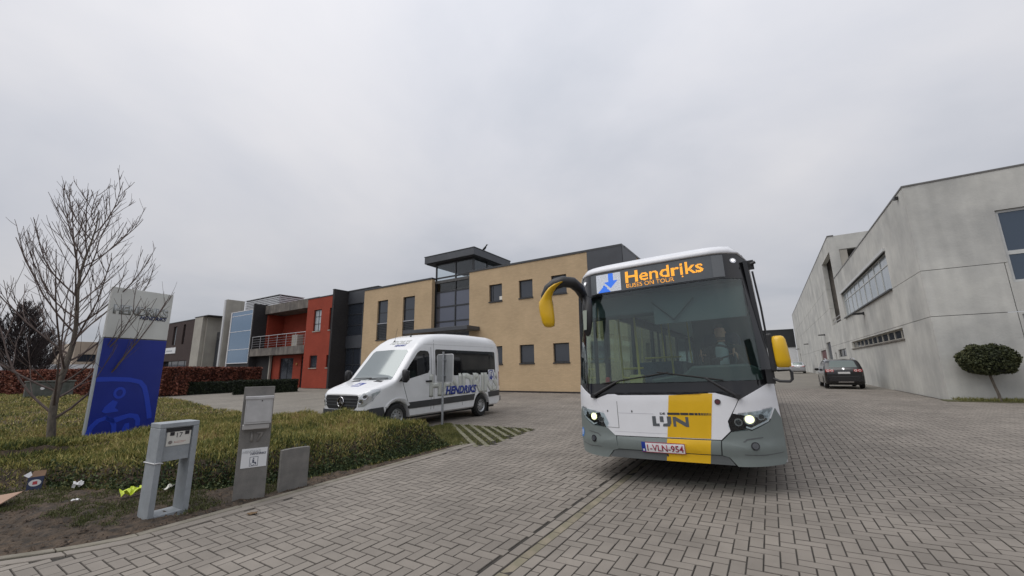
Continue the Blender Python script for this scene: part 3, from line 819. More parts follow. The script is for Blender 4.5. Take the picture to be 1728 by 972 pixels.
bxo('stair_wall', (-19.6, 22.7, 0.3), (-17.9, 22.9, 7.6), mat('pale_plaster', (0.6, 0.6, 0.57), 0.8), b)
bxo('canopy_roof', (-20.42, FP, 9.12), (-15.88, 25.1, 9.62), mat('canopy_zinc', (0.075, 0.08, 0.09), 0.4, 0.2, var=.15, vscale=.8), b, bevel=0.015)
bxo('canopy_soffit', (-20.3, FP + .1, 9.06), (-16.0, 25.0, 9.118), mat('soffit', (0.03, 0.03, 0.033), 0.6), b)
bxo('canopy_trim', (-20.45, FP - .03, 9.622), (-15.85, 25.13, 9.66), ZINC, b)
bxo('porch_roof', (-21.0, FP - 1.3, 3.98), (-15.4, FP - .002, 4.22), mat('canopy_zinc', (0.075, 0.08, 0.09)), b, bevel=0.012)
settle(b, (-16, 24, 0.2))

# ---- red brick office with its dark fins, recess and balcony
r = thing('office_building', 'red brick office with a recessed balcony between dark brick fins', 'building')
rw = [(-33.78, -32.68, 5.06, 6.96), (-31.50, -31.22, 5.06, 6.95), (-33.92, -32.81, 1.9, 2.96), (-31.50, -31.22, 1.9, 2.93)]
wall('wall', r, RED, pl_y(FP), -34.86, -31.2, 0.2, 8.02, rw, 0.25)
window(r, pl_y(FP), *rw[0], vs_=(5.7, 6.35), us=(-33.2,), pm=PANEL_, sill=CONCW, fm=ANTH)
window(r, pl_y(FP), *rw[2], sill=CONCW)
for h in (rw[1], rw[3]): window(r, pl_y(FP), *h, fw=0.03, sill=CONCW)
s = MB(); pbox(s, pl_y(FP), -34.9, -31.2, 8.022, 8.1, -0.03, 0.4); s.build('roof_trim', ZINC, r)
bxo('fin_wall', (-31.19, FP - .02, 0.1), (-30.95, 21.99, 8.5), DARKBRICK, r)
s = MB().box((-31.21, FP - .05, 8.502), (-30.92, 22.0, 8.56)); s.build('fin_cap', ZINC, r)
# recess between the fin and the beige wall
RY = 21.96; pl = pl_y(RY)
for (z0, z1) in ((7.36, 8.5), (3.5, 4.55)):
    s = MB(); pbox(s, pl, -30.94, -27.0, z0, z1, -0.05, 0.05); s.build('cladding_panel', ANTHPANEL, r)
window(r, pl, -30.93, -27.0, 4.56, 7.35, 0.02, ANTH, PANE, us=(-28.9,), vs_=(5.45, 6.4), bar=0.07)
window(r, pl, -30.93, -27.0, 0.2, 3.49, 0.02, ANTH, PANE, us=(-29.9, -28.6), vs_=(2.1,), bar=0.07)
s = MB(); pbox(s, pl, -30.94, -27.0, 8.5, 8.58, -0.1, 0.3); s.build('roof_trim', ZINC, r)
bxo('floor', (-30.9, RY + .3, 3.55), (-27.0, 26, 3.7), CONC, r)
bxo('inner_wall', (-30.9, 25, 0.2), (-27.0, 25.2, 8.4), DARKROOM, r)
# balcony bay
bxo('balcony_slab', (-44.45, FP - 0.02, 3.2), (-34.88, 23.6, 3.93), CONCD, r)
bxo('roof_beam', (-44.4, 21.6, 7.6), (-34.88, 23.8, 8.48), CONCD, r)
bxo('fin_wall', (-44.75, FP, 0.1), (-44.5, 21.9, 8.62), DARKBRICK, r)
wall('recess_wall', r, RED, pl_y(23.6), -44.4, -34.9, 3.94, 7.6, [(-38.9, -36.3, 3.96, 6.6)], 0.2)
window(r, pl_y(23.6), -38.9, -36.3, 3.96, 6.6, 0.05, ANTH, PANE, us=(-37.6,))
bxo('recess_cheek', (-44.49, 21.91, 3.94), (-44.3, 23.59, 7.58), RED, r)
bxo('recess_cheek', (-35.05, FP + .26, 3.94), (-34.87, 23.59, 8.0), RED, r)
wall('ground_floor_wall', r, RED, pl_y(21.4), -41.6, -34.88, 0.1, 3.19, [(-40.2, -37.9, 0.12, 2.9), (-36.6, -35.5, 0.12, 3.0)], 0.2)
window(r, pl_y(21.4), -40.2, -37.9, 0.12, 2.9, 0.08, ANTH, PANE, us=(-39.0,), name='door')
window(r, pl_y(21.4), -36.6, -35.5, 0.12, 3.0, 0.08, ANTH, PANE, vs_=(1.0, 2.3), name='door')
bxo('ground_floor_wall', (-44.5, 21.3, 0.1), (-41.62, 21.5, 3.19), DARKBRICK, r)
bxo('pale_post', (-41.66, 21.1, 0.1), (-41.5, 21.28, 3.19), CONCW, r)
for (x, z) in ((-37.2, 2.3), (-35.1, 2.35)):
    MB().lathe([(0.05, -0.1), (0.09, -0.08), (0.09, 0.08), (0.05, 0.1)], (x, 21.36, z), 12).build('wall_lamp', mat('lamp_amber', (0.5, 0.25, 0.08), 0.4), r)
for k in range(7):
    x = -44.3 + k * 1.56; MB().tube([(x, FP + 0.05, 3.93), (x, FP + 0.05, 5.1)], 0.022, 6).build('rail_post', STEEL, r)
for k, z in enumerate((4.15, 4.38, 4.61, 4.84)): MB().tube([(-44.35, FP + 0.05, z), (-34.92, FP + 0.05, z)], 0.012, 5).build('rail_bar', STEEL, r)
MB().tube([(-44.35, FP + 0.05, 5.12), (-34.92, FP + 0.05, 5.12)], 0.03, 6).build('handrail', STEEL, r)
bxo('body', (-44.3, 23.85, 0.1), (-34.9, 32, 7.7), RED, r)
bxo('body', (-34.7, FP + 0.27, 0.1), (-31.3, 32, 7.8), DARKROOM, r)
settle(r, (-36, 24, 0.2))
pl_ = thing('balcony_planter', 'pale square planter standing on the balcony of the red office', 'planter', (-37.1, FP + 0.6, 3.93))
MB().box((-0.45, -0.3, 0), (0.45, 0.3, 1.05)).build('box', CONCW, pl_, bevel=0.02)
MB().box((-0.38, -0.24, 1.052), (0.38, 0.24, 1.07)).build('soil', EARTH, pl_)

# ---- glazed office with a tall concrete fin
g_ = thing('office_building', 'office with a blue mirrored glass front beside a tall pale concrete fin', 'building')
bxo('fin_wall', (-50.6, 20.3, 0.1), (-50.2, 22.1, 9.65), CONCW, g_, bevel=0.02)
bxo('fin_edge', (-50.63, 20.2, 0.1), (-50.3, 20.298, 9.6), mat('pale_metal', (0.6, 0.6, 0.6), 0.4, 0.3), g_)
window(g_, pl_y(FP), -49.4, -44.78, 2.55, 8.1, 0.02, mat('white_frame', (0.7, 0.7, 0.72), 0.4), PANEB, vs_=(4.0, 5.9, 7.6), bar=0.05, fw=0.07, name='curtain_wall')
bxo('lower_wall', (-49.4, FP + .1, 0.1), (-44.78, FP + .3, 2.53), DARKBRICK, g_)
bxo('side_wall', (-49.55, FP + .02, 0.1), (-49.42, 23, 8.1), mat('white_frame', (0.7, 0.7, 0.72)), g_)
bxo('body', (-50.15, 22.15, 0.1), (-44.6, 33, 8.0), DARKBRICK, g_)
bxo('body', (-49.35, FP + .35, 0.1), (-44.8, 22.13, 7.9), DARKROOM, g_)
bxo('roof_block', (-50.1, 22.6, 8.02), (-45.9, 30, 8.5), CONCW, g_)
settle(g_, (-47.5, 26, 0.2))
# louvred plant room on the roof
lv = thing('rooftop_plant_screen', 'grey louvred screen around machinery on the roof behind the balcony', 'plant room', (-49.85, 25.1, 8.5))
LOUV = mat('louvre_metal', (0.5, 0.51, 0.53), 0.5, 0.1, var=0.1)
MB().box((-3.65, -1.2, -0.3), (3.7, 1.3, 1.7)).build('core', DARKGREY, lv)
for k in range(8):
    z = 0.05 + k * 0.2
    MB().box((-3.85, -1.4, z), (3.85, -1.24, z + 0.13)).build('louvre', LOUV, lv); MB().box((3.74, -1.23, z), (3.88, 1.5, z + 0.13)).build('louvre', LOUV, lv)
for x, y in ((-3.75, -1.22), (3.75, -1.22), (3.75, 1.4), (0.3, -1.22)): MB().box((x - .06, y - .06, -0.3), (x + .06, y + .06, 1.7)).build('post', LOUV, lv)
MB().box((-3.9, -1.45, 1.72), (3.9, 1.55, 1.77)).build('cap', LOUV, lv)

# ---- brown office further along
n = thing('office_building', 'dark brown brick office with a pale concrete pier and white sign board', 'building')
hb = [(-64.9, -63.9, 5.2, 7.6), (-61.9, -61.2, 5.2, 7.7), (-67.0, -59.6, 0.3, 3.2)]
wall('wall', n, BROWN, pl_y(FP), -67.2, -58.5, 0.1, 8.1, hb, 0.4)
window(n, pl_y(FP), *hb[0], inset=0.2, pm=PANEL_); window(n, pl_y(FP), *hb[1], inset=0.2)
window(n, pl_y(FP), *hb[2], inset=0.3, us=(-65, -63, -61))
bxo('pier', (-58.48, FP - 0.1, 0.1), (-56.3, 21.4, 8.25), CONCW, n, bevel=0.02)
bxo('pier_cap', (-58.55, FP - 0.15, 8.252), (-54.9, 22.8, 8.33), ZINC, n)
bxo('side_wall', (-56.28, FP + 0.3, 0.1), (-56.0, 30, 8.2), CONCW, n)
bxo('sign_board', (-66.4, FP - 0.06, 4.15), (-63.3, FP - 0.002, 4.9), mat('sign_white', (0.72, 0.73, 0.74), 0.5), n)
bxo('sign_stripe', (-66.1, FP - 0.064, 4.4), (-64.2, FP - 0.0605, 4.55), mat('sign_text_grey', (0.35, 0.37, 0.4), 0.5), n)
s = MB(); pbox(s, pl_y(FP), -67.25, -58.5, 8.102, 8.18, -0.04, 0.4); s.build('roof_trim', ZINC, n)
bxo('body', (-67.2, FP + .45, 0.1), (-58.5, 32, 8.0), DARKROOM, n)
bxo('link_wall', (-55.98, 22.0, 0.1), (-50.65, 22.4, 5.6), ANTHPANEL, n)
bxo('link_roof', (-55.5, 21.8, 5.62), (-50.65, 26, 6.4), DARKGREY, n)
for k in range(8):
    z = 6.6 + k * 0.22; MB().box((-55.2, 23.0, z), (-50.65, 23.12, z + 0.13)).build('louvre', LOUV, n)
settle(n, (-60, 26, 0.2))
# ---- far pale building behind the sign
fb = thing('office_building', 'distant pale brown building with a white base seen beside the blue sign', 'building')
wall('wall', fb, mat('pale_brown_render', (0.40, 0.33, 0.26), 0.85, var=0.1, vscale=.5), pl_xr(-95), 17.6, 30, 3.4, 7.05, [(18.1, 20.2, 3.8, 5.0), (22, 25, 3.8, 5.0)], 0.3)
for h in ((18.1, 20.2, 3.8, 5.0), (22, 25, 3.8, 5.0)): window(fb, pl_xr(-95), *h, us=(h[0] + .7, h[0] + 1.4))
bxo('base_wall', (-95.4, 10, -0.1), (-94.9, 30, 3.38), mat('white_render', (0.66, 0.67, 0.68), 0.8, var=.06), fb)
bxo('body', (-110, 17.6, 0), (-95.35, 30, 6.9), mat('pale_brown_render', (0.40, 0.33, 0.26)), fb)
settle(fb, (-98, 22, 0))
fw_ = thing('warehouse', 'distant low white shed behind the red hedge', 'building')
bxo('wall', (-120, -12, 0), (-96.5, 9.5, 3.0), mat('white_render', (0.66, 0.67, 0.68)), fw_)
bxo('roof', (-120.3, -12.3, 3.002), (-96.2, 9.8, 3.3), LOUV, fw_)
settle(fw_, (-108, -1, 0))

# ---- concrete hall on the right
c = thing('concrete_hall', 'long grey cast concrete hall with ribbon windows and a tall rear block', 'building')
CX, CY = 5.23, 20.70
HTRIM = mat('hall_roof_trim', (0.16, 0.155, 0.15), 0.5, 0.2)
LIGHTF = mat('pale_window_frame', (0.55, 0.56, 0.55), 0.45, var=.06)
PANES = mat('curtained_pane', (0.34, 0.39, 0.42), 0.1, spec=0.9, streak=0.3)
rows = [(0.0, 3.17), (3.19, 4.9), (4.92, 8.3)]
up = (24.9, 38.75, 4.93, 6.72); lo = (24.6, 38.1, 2.6, 3.08)
cols = [CY + 0.06, 24.5, 31.7, 38.9, 41.0]
pl = pl_x(CX)
doors = []
for (v0, v1) in rows:
    for u0, u1 in zip(cols, cols[1:]):
        hs = [(max(h[0], u0), min(h[1], u1), h[2], h[3]) for h in (up, lo) if h[0] < u1 and h[1] > u0 and h[2] >= v0 - .02 and h[3] <= v1 + .02]
        wall('panel', c, CONC, pl, u0 + 0.008, u1 - 0.008, v0, v1, [h for h in hs if h[1] - h[0] > .05], 0.3)
bxo('joint_backing', (CX + 0.04, CY + 0.3, 0), (CX + 0.29, 24.4, 8.2), DARKGREY, c)
window(c, pl, up[0], up[1], up[2], up[3], 0.1, LIGHTF, PANES, us=[25.35 + i * 1.49 for i in range(9)], vs_=(6.17,), bar=0.06, name='ribbon_window')
s = MB(); pbox(s, pl, up[0] - .1, up[1] + .1, 6.72, 6.86, -0.08, 0.1); s.build('lintel', LIGHTF, c)
s = MB(); pbox(s, pl, up[0], up[1], 4.86, 4.928, -0.1, 0.12); s.build('sill', DARKGREY, c)
window(c, pl, lo[0], lo[1], lo[2], lo[3], 0.1, CONCW, PANE, us=[25.4 + i * 1.27 for i in range(10)], fw=0.06, bar=0.12, name='ribbon_window')
s = MB(); pbox(s, pl, lo[0] - .05, lo[1] + .05, 2.53, 2.598, -0.06, 0.12); s.build('sill', CONCD, c)
s = MB(); pbox(s, pl, CY - 0.03, 41, 8.302, 8.36, -0.025, 0.4); s.build('roof_trim', HTRIM, c)
# front face
pl = pl_y(CY)
fwn = (7.37, 10.6, 4.14, 6.82); fwl = (7.37, 10.6, 0.9, 3.24)
for (v0, v1) in rows:
    for u0, u1 in (((CX, 7.35), (7.37, 10.62), (10.64, 14)) if v1 < 8 else ((CX, 14),)):
        hs = []
        if u0 == 7.37 or v1 > 8: hs = [(7.45, 10.58, max(v0, a), min(v1, d)) for a, d in ((4.2, 6.82), (0.9, 3.10)) if a < v1 and d > v0]
        wall('panel', c, CONC, pl, u0, u1, v0, v1, hs, 0.055)
window(c, pl, 7.45, 10.58, 4.2, 6.82, 0.08, LIGHTF, mat('front_pane', (0.06, 0.085, 0.12), 0.06, spec=1, metal=.35), us=(9.0,), vs_=(5.26,), fw=0.09, bar=0.14)
s = MB(); pbox(s, pl, 7.45, 10.58, 3.3, 4.18, 0.1, 0.16); s.build('spandrel_panel', mat('spandrel', (0.55, 0.57, 0.58), 0.4), c)
window(c, pl, 7.45, 10.58, 0.92, 3.1, 0.08, LIGHTF, mat('front_pane', (0.06, 0.085, 0.12)), us=(9.0,), fw=0.09)
s = MB(); pbox(s, pl, CX + .402, 14, 8.302, 8.36, -0.025, 0.36); s.build('roof_trim', HTRIM, c)
bxo('roof', (CX + .32, CY + .32, 7.9), (14, 41, 8.1), mat('roof_felt', (0.1, 0.1, 0.1)), c)
bxo('inner_wall', (CX + 2.6, CY + 2.6, 0), (CX + 2.8, 41, 7.88), DARKROOM, c)
# tall rear block with its open portal
pl = pl_x(CX)
port = (40.75, 46.3, 4.92, 10.62)
dr = [(41.2, 45.4, 2.12, 2.74), (49.8, 53.0, 0.3, 3.68), (54.3, 59.5, 0.3, 3.06), (66, 66.5, 0.3, 2.7), (95, 97, 0.3, 3.6), (46.8, 47.6, 1.5, 2.55)]
rr = [(0, 3.17), (3.19, 6.5), (6.52, 8.3), (8.32, 11.8)]
cc = [41.0, 47.2, 53.6, 60, 68, 76, 84, 92, 104]
for (v0, v1) in rr:
    for u0, u1 in zip(cc, cc[1:]):
        hs = []
        for h in [port] + dr:
            q = (max(h[0], u0), min(h[1], u1), max(h[2], v0), min(h[3], v1))
            if q[1] - q[0] > 0.02 and q[3] - q[2] > 0.02: hs.append(q)
        wall('panel', c, CONC, pl, u0 + .008, u1 - .008, v0, v1, hs, 0.35)
for h in (dr[0], dr[5]): window(c, pl, *h, inset=0.1, pm=PANE, us=((h[0] + h[1]) / 2,), fm=ANTH)
for h, m in ((dr[1], ANTHPANEL), (dr[2], mat('dark_red_door', (0.12, 0.03, 0.03), 0.5)), (dr[3], ANTHPANEL), (dr[4], ANTHPANEL)):
    s = MB(); pbox(s, pl, h[0], h[1], h[2], h[3], 0.12, 0.18); s.build('door', m, c)
s = MB(); pbox(s, pl, 40.5, 104, 11.802, 11.87, -0.025, 0.4); s.build('roof_trim', HTRIM, c)
# portal: front beam, column, back wall, rail
pf = pl_y(40.55)
wall('portal_front', c, CONC, pf, CX, 16, 8.32, 11.8, [(CX + 0.6, 8.6, 8.32, 10.62), (9.8, 15, 8.32, 10.62)], 0.4)
bxo('column', (CX + 0.5, 40.6, 4.9), (CX + 1.1, 41.1, 10.6), CONCW, c)
bxo('portal_back', (CX + 3.2, 41.0, 4.9), (CX + 3.4, 46.4, 11.7), DARKGREY, c)
bxo('portal_floor', (CX + .36, 40.8, 4.6), (CX + 3.1, 46.4, 4.88), CONC, c)
bxo('portal_side', (CX + .36, 46.42, 4.9), (CX + 3.1, 46.6, 11.7), CONCD, c)
for k, z in enumerate((5.15, 5.45)): MB().tube([(CX + .1, 40.9, z), (CX + .1, 46.3, z)], 0.03, 6).build('rail', STEEL, c)
bxo('roof', (CX + .4, 41, 11.2), (16, 104, 11.5), mat('roof_felt', (0.1, 0.1, 0.1)), c)
bxo('inner_wall', (CX + 2.8, 46.7, 0), (CX + 3.0, 104, 11.1), DARKROOM, c)
bxo('end_wall', (CX + .36, 103.6, 0), (16, 104, 11.1), CONC, c)
MB().box((CX - .12, 21.35, 8.08), (CX - .002, 21.55, 8.18)).build('spout', BLACKPL, c)
settle(c, (9, 60, 0.2))
for k, yy in enumerate((32.04, 53.0, 74.9, 97.3)):
    wl_ = thing('wall_lamp', ['black downlight on the concrete wall under the ribbon window', 'black downlight on the concrete wall above the doors',
                              'black downlight on the concrete wall past the doors', 'black downlight at the far end of the concrete wall'][k], 'wall lamp', (CX, yy, 4.54), group='downlights along the concrete hall')
    MB().box((-0.06, -0.12, -0.1), (-0.001, 0.12, 0.08)).build('bracket', BLACKPL, wl_)
    MB().prism([(-0.06, 0.05), (-0.55, 0.03), (-0.6, -0.02), (-0.5, -0.07), (-0.06, -0.07)], -0.16, 0.16, 'y').build('housing', BLACKPL, wl_, bevel=0.01)

# ---- building closing the end of the lane
eb = thing('warehouse', 'white warehouse with a black upper band at the end of the lane', 'building')
bxo('lower_wall', (-30, 105.5, 0.2), (CX - .02, 120, 5.25), mat('white_render', (0.66, 0.67, 0.68)), eb)
bxo('upper_band', (-30, 105.3, 5.27), (CX - .05, 120, 9.0), mat('black_cladding', (0.018, 0.02, 0.023), 0.5), eb)
bxo('roof_trim', (-30.1, 105.2, 9.002), (CX - .03, 120, 9.1), ZINC, eb)
bxo('door', (-4, 105.42, 0.3), (0, 105.498, 4.2), LOUV, eb)
settle(eb, (-12, 112, 0.2))

# ---- bird on the canopy
bd = thing('bird', 'small black bird perched on the edge of the stair tower roof', 'bird', (-15.95, 21.85, 9.66))
rings = []
for t, (px, pz, rx) in enumerate(((-0.30, 0.06, .012), (-0.18, 0.11, .035), (-0.05, 0.17, .075), (0.06, 0.24, .08), (0.13, 0.33, .05), (0.16, 0.38, .045), (0.2, 0.42, .048), (0.245, 0.425, .035), (0.28, 0.415, .014), (0.33, 0.4, .004))):
    rings.append([(px - 0.6 * rx * sin(a) * .6, rx * cos(a), pz + rx * sin(a)) for a in [2 * pi * k / 10 for k in range(10)]])
MB().loft(rings).build('body', mat('feathers', (0.012, 0.012, 0.014), 0.5), bd, smooth=True, sharp=80)
for s_ in (-.025, .025): MB().tube([(0.02, s_, 0.16), (0.03, s_, 0.0), (0.07, s_, 0.004)], .008, 5).build('leg', BLACKPL, bd)

# ================================================================== THE BUS
BUS_LOC, BUS_ROLL = (-1.22, 5.60, 0.02), radians(-1.5)
bus = thing('city_bus', 'white city bus with a yellow stripe and lit headlights standing on the paving', 'bus', BUS_LOC, 0.0, roty=BUS_ROLL)
YEL = mat('bus_yellow', (0.72, 0.43, 0.008), 0.35, coat=0.3, var=.03)
BGREY = mat('bus_grey', (0.17, 0.198, 0.192), 0.42, var=.06, vscale=2)
BGREYD = mat('bus_grey_dark', (0.10, 0.11, 0.112), 0.5, var=.06)
BWHITE = mat('bus_white', (0.76, 0.77, 0.80), 0.3, coat=0.3, var=.02)
WSGLASS = glassmat('windscreen_glass', (0.80, 0.89, 0.87), base=0.06)
SIDEGLASS = glassmat('side_glass', (0.74, 0.84, 0.82), base=0.05)
def hw(z): return 1.275 if z < 1.3 else 1.275 - 0.05 * (z - 1.3)
def yf(x, z):
    s = x / hw(z) * 1.275; a = abs(s)
    y = 0.05 * (s / 1.275) ** 2 + (0.32 * ((a - 0.78) / 0.495) ** 2.3 if a > 0.78 else 0)
    if z > 1.25: y += 0.02 + (z - 1.25) * 0.085
    elif z > 1.1: y += 0.02 * (z - 1.1) / 0.15
    if z < 0.62: y += 0.03 - 0.03 * smooth01((z - 0.4) / 0.15) - 0.02 * smooth01((0.62 - z) / 0.1)
    return y
def bsurf(x, z):
    p = Vector((x, yf(x, z), z)); e = 0.004
    dx = Vector((2 * e, yf(x + e, z) - yf(x - e, z), 0)); dz = Vector((0, yf(x, z + e) - yf(x, z - e), 2 * e))
    n = dx.cross(dz); n.normalize()
    if n.y > 0: n = -n
    return p, n
def bp(name, poly, m, off=0.004, thick=0.012, parent=None, **k): return patch(name, poly, bsurf, m, parent or bus, off, thick, **k)
E_ = 1.273
bp('front_shell', [(-E_, .36), (E_, .36), (E_, 1.30), (-E_, 1.30)], BLACKPL, off=-0.012, thick=0.02)
bp('windscreen_surround', [(-E_, 1.19), (-0.95, 1.12), (-.72, 1.175), (.72, 1.175), (.92, 1.10), (E_, 1.22), (E_ - .003, 1.30), (.9, 1.292), (0, 1.285), (-.9, 1.292), (-E_ + .003, 1.30)], BLACKGLOSS, off=0.003, thick=0.02)
ws = bp('windscreen', [(-1.215, 1.292), (-.9, 1.285), (0, 1.28), (.9, 1.285), (1.165, 1.292), (1.14, 2.0), (1.11, 2.59), (-1.15, 2.59), (-1.18, 2.0)], WSGLASS, off=0.0, thick=0.006)
for s in (-1, 1):
    k_ = (1.217, 1.153, 1.182) if s < 0 else (1.167, 1.113, 1.142)
    bp('windscreen_pillar', [(s * k_[0], 1.30), (s * E_, 1.30), (s * (hw(2.6) - .001), 2.6), (s * k_[1], 2.6), (s * k_[2], 2.0)][::s], BLACKGLOSS, off=0.002, thick=0.03)
# destination box
disp = bp('display_box', [(-hw(2.6), 2.595), (hw(2.6), 2.595), (hw(2.8), 2.8), (1.15, 2.93), (.9, 2.955), (0, 2.96), (-.9, 2.955), (-1.15, 2.93), (-hw(2.8), 2.8)], BLACKGLOSS, off=0.0, thick=0.03)
bp('display_screen', [(-.90, 2.615), (.93, 2.615), (.93, 2.925), (-.90, 2.925)], mat('display_grey', (0.095, 0.105, 0.115), 0.3, var=.08), off=0.006, thick=0.004, parent=disp)
bp('display_screen', [(.80, 2.62), (.93, 2.62), (.93, 2.92), (.80, 2.92)], mat('display_grey2', (0.135, 0.145, 0.155), 0.3), off=0.009, thick=0.002, parent=disp)
LEDW = mat('led_white', (0.5, 0.52, 0.56), 0.5, emit=(0.75, 0.8, 0.9), estr=0.45)
LEDB = mat('led_blue', (0.02, 0.1, 0.45), 0.5, emit=(0.03, 0.16, 0.72), estr=0.75)
LEDO = mat('led_amber', (0.5, 0.2, 0.02), 0.5, emit=(1.0, 0.42, 0.03), estr=1.25)
DISPB = mat('display_backing', (0.16, 0.17, 0.19), 0.5)
bp('icon_screen', [(-.80, 2.625), (-.42, 2.625), (-.42, 2.905), (-.80, 2.905)], DISPB, off=0.009, thick=0.003, parent=disp)
def dots(name, test, x0, x1, z0, z1, pitch, m, parent, size=0.8, off=0.0125):
    V, F = [], []
    nx, nz = int((x1 - x0) / pitch) + 1, int((z1 - z0) / pitch) + 1
    for i in range(nx):
        for j in range(nz):
            x, z = x0 + (i + .5) * pitch, z0 + (j + .5) * pitch
            if x > x1 or z > z1 or not test(x, z): continue
            h = pitch * size / 2; o = len(V)
            for (a, b_) in ((-h, -h * .5), (-h * .5, -h), (h * .5, -h), (h, -h * .5), (h, h * .5), (h * .5, h), (-h * .5, h), (-h, h * .5)):
                p, n = bsurf(x + a, z + b_); V.append(tuple(p + n * off))
            F.append(tuple(range(o, o + 8)))
    me = bpy.data.meshes.new(name); me.from_pydata(V, [], F); me.materials.append(m)
    o = bpy.data.objects.new(name, me); COL.objects.link(o); o.parent = parent; o['kind'] = 'stuff'; return o
arrowd = [(-.615, 2.905), (-.535, 2.905), (-.535, 2.79), (-.46, 2.79), (-.575, 2.675), (-.68, 2.775), (-.615, 2.775)]
arrowu = [(-.775, 2.627), (-.68, 2.735), (-.575, 2.627)]
dots('icon_lights', lambda x, z: not inpoly(x, z, arrowd) and not inpoly(x, z, arrowu), -.80, -.42, 2.625, 2.905, 0.0127, LEDW, disp, 0.86)
dots('icon_arrow', lambda x, z: inpoly(x, z, arrowd), -.80, -.42, 2.625, 2.905, 0.0127, LEDB, disp, 0.99)
dots('icon_arrow', lambda x, z: inpoly(x, z, arrowu), -.80, -.42, 2.625, 2.905, 0.0127, LEDB, disp, 0.99)
def text_test(body, cx, cz, w, h, **k):
    bm = text_bm(body, width=w, height=h, **k); t = BVHTree.FromBMesh(bm); bm.free()
    return lambda x, z: t.ray_cast(Vector((x - cx, z - cz, 1)), Vector((0, 0, -1)))[0] is not None
dots('route_lettering', text_test('Hendriks', 0.175, 2.803, 1.04, 0.17, bold=0.014), -.36, .72, 2.715, 2.90, 0.0108, LEDO, disp, 0.84)
dots('route_lettering', text_test('BUSES ON TOUR', -0.01, 2.672, 0.66, 0.062, bold=0.005), -.36, .72, 2.63, 2.71, 0.0064, LEDO, disp, 0.8)
dots('route_lettering', lambda x, z: (x - .43) ** 2 + (z - 2.69) ** 2 < .012 ** 2, .4, .46, 2.66, 2.72, 0.0064, LEDO, disp, 0.8)
for s in (-1, 1):
    bp('marker_lamp', circ(s * 1.04, 2.84, .035, 12), CHROME, off=0.006, thick=.01, step=None); bp('marker_lens', circ(s * 1.04, 2.845, .018, 10), mat('lamp_white', (.8, .8, .8), .2, emit=(1, 1, 1), estr=1.0), off=0.009, thick=.005, step=None)
# lower front
panel_poly = [(-.92, 1.085), (-.72, 1.155), (-.62, 1.155), (-.57, 1.14), (.52, 1.14), (.57, 1.16), (.64, 1.16), (.88, 1.085), (.83, .99), (.735, .83), (.75, .72), (.64, .615), (-.68, .615), (-.775, .71), (-.855, .90)]
fp_ = bp('front_panel', panel_poly, BWHITE, off=0.006, thick=0.03, step=.06, bevel=0.004)
def stripe_x(z, s): return (0.02 + (z - .59) * .14) if s < 0 else (0.525 + (z - .59) * .15)
def quadstrip(z0, z1): return [(stripe_x(z0, -1), z0), (stripe_x(z0, 1), z0), (stripe_x(z1, 1), z1), (stripe_x(z1, -1), z1)]
bp('yellow_stripe', [(stripe_x(.622, -1), .622), (stripe_x(.622, 1), .622), (stripe_x(1.15, 1), 1.152), (.57, 1.155), (.52, 1.135), (stripe_x(1.14, -1), 1.135)], YEL, off=0.0085, thick=0.003, parent=fp_)
bp('flap_seam', [(-.60, .71), (-.594, .71), (-.594, 1.06), (-.60, 1.06)], DARKGREY, off=0.0075, thick=.003, parent=fp_, step=.06)
bp('flap_seam', [(-.77, .716), (-.6, .710), (-.6, .715), (-.77, .721)], DARKGREY, off=0.0075, thick=.003, parent=fp_, step=.06)
bp('crease', [(-.59, .905), (-.12, .90), (-.12, .905), (-.59, .910)], mat('crease_grey', (0.5, 0.5, 0.53), .5), off=0.0075, thick=.003, parent=fp_, step=.06)
bp('crease', [(-.66, .665), (.02, .66), (.02, .664), (-.66, .669)], mat('crease_grey', (0.5, 0.5, 0.53), .5), off=0.0075, thick=.003, parent=fp_, step=.06)
for x in (-.74, -.40): bp('lock', circ(x, .93, .009, 8, .016), DARKGREY, off=0.009, thick=.005, parent=fp_, step=None)
def tpatch(name, body, cx, cz, w, h, m, off, parent, **k):
    bm = text_bm(body, width=w, height=h, **k)
    for v in bm.verts: v.co.x += cx; v.co.y += cz
    return patch(name, None, bsurf, m, parent, off, 0.003, step=None, smooth=False, bm=bm)
LOGOG = mat('logo_grey', (0.09, 0.10, 0.11), 0.5)
LOGOD = mat('logo_dark', (0.03, 0.03, 0.035), 0.5)
# LIJN in cut block letters
bp('logo_letter', [(-.14, .875), (-.095, .875), (-.095, .785), (-.055, .785), (-.055, .752), (-.14, .752)], LOGOG, off=.0105, thick=.004, parent=fp_, step=None)
bp('logo_letter', [(-.045, .875), (.0, .875), (.0, .805), (-.045, .805)], LOGOG, off=.0105, thick=.004, parent=fp_, step=None)
bp('logo_letter', [(.045, .875), (.095, .875), (.095, .80), (.07, .752), (-.015, .752), (-.005, .785), (.045, .79)], LOGOG, off=.0105, thick=.004, parent=fp_, step=None)
for P_ in ([(.115, .752), (.15, .752), (.15, .872), (.115, .872)], [(.265, .752), (.30, .752), (.30, .872), (.265, .872)], [(.1505, .872), (.1505, .82), (.2645, .752), (.2645, .804)]):
    bp('logo_letter', P_, LOGOG, off=.0105, thick=.004, parent=fp_, step=.05)
tpatch('logo_lettering', 'DE', -.005, .908, .065, .026, LOGOD, .0085, fp_, bold=.03)
x = .055
for k, L_ in enumerate((.15, .095, .055, .035, .025, .018, .014, .011, .009, .007, .006)):
    bp('logo_dash', [(x, .895), (x + L_, .895), (x + L_, .922), (x, .922)], LOGOD, off=.0115, thick=.004, parent=fp_, step=None); x += L_ + .008
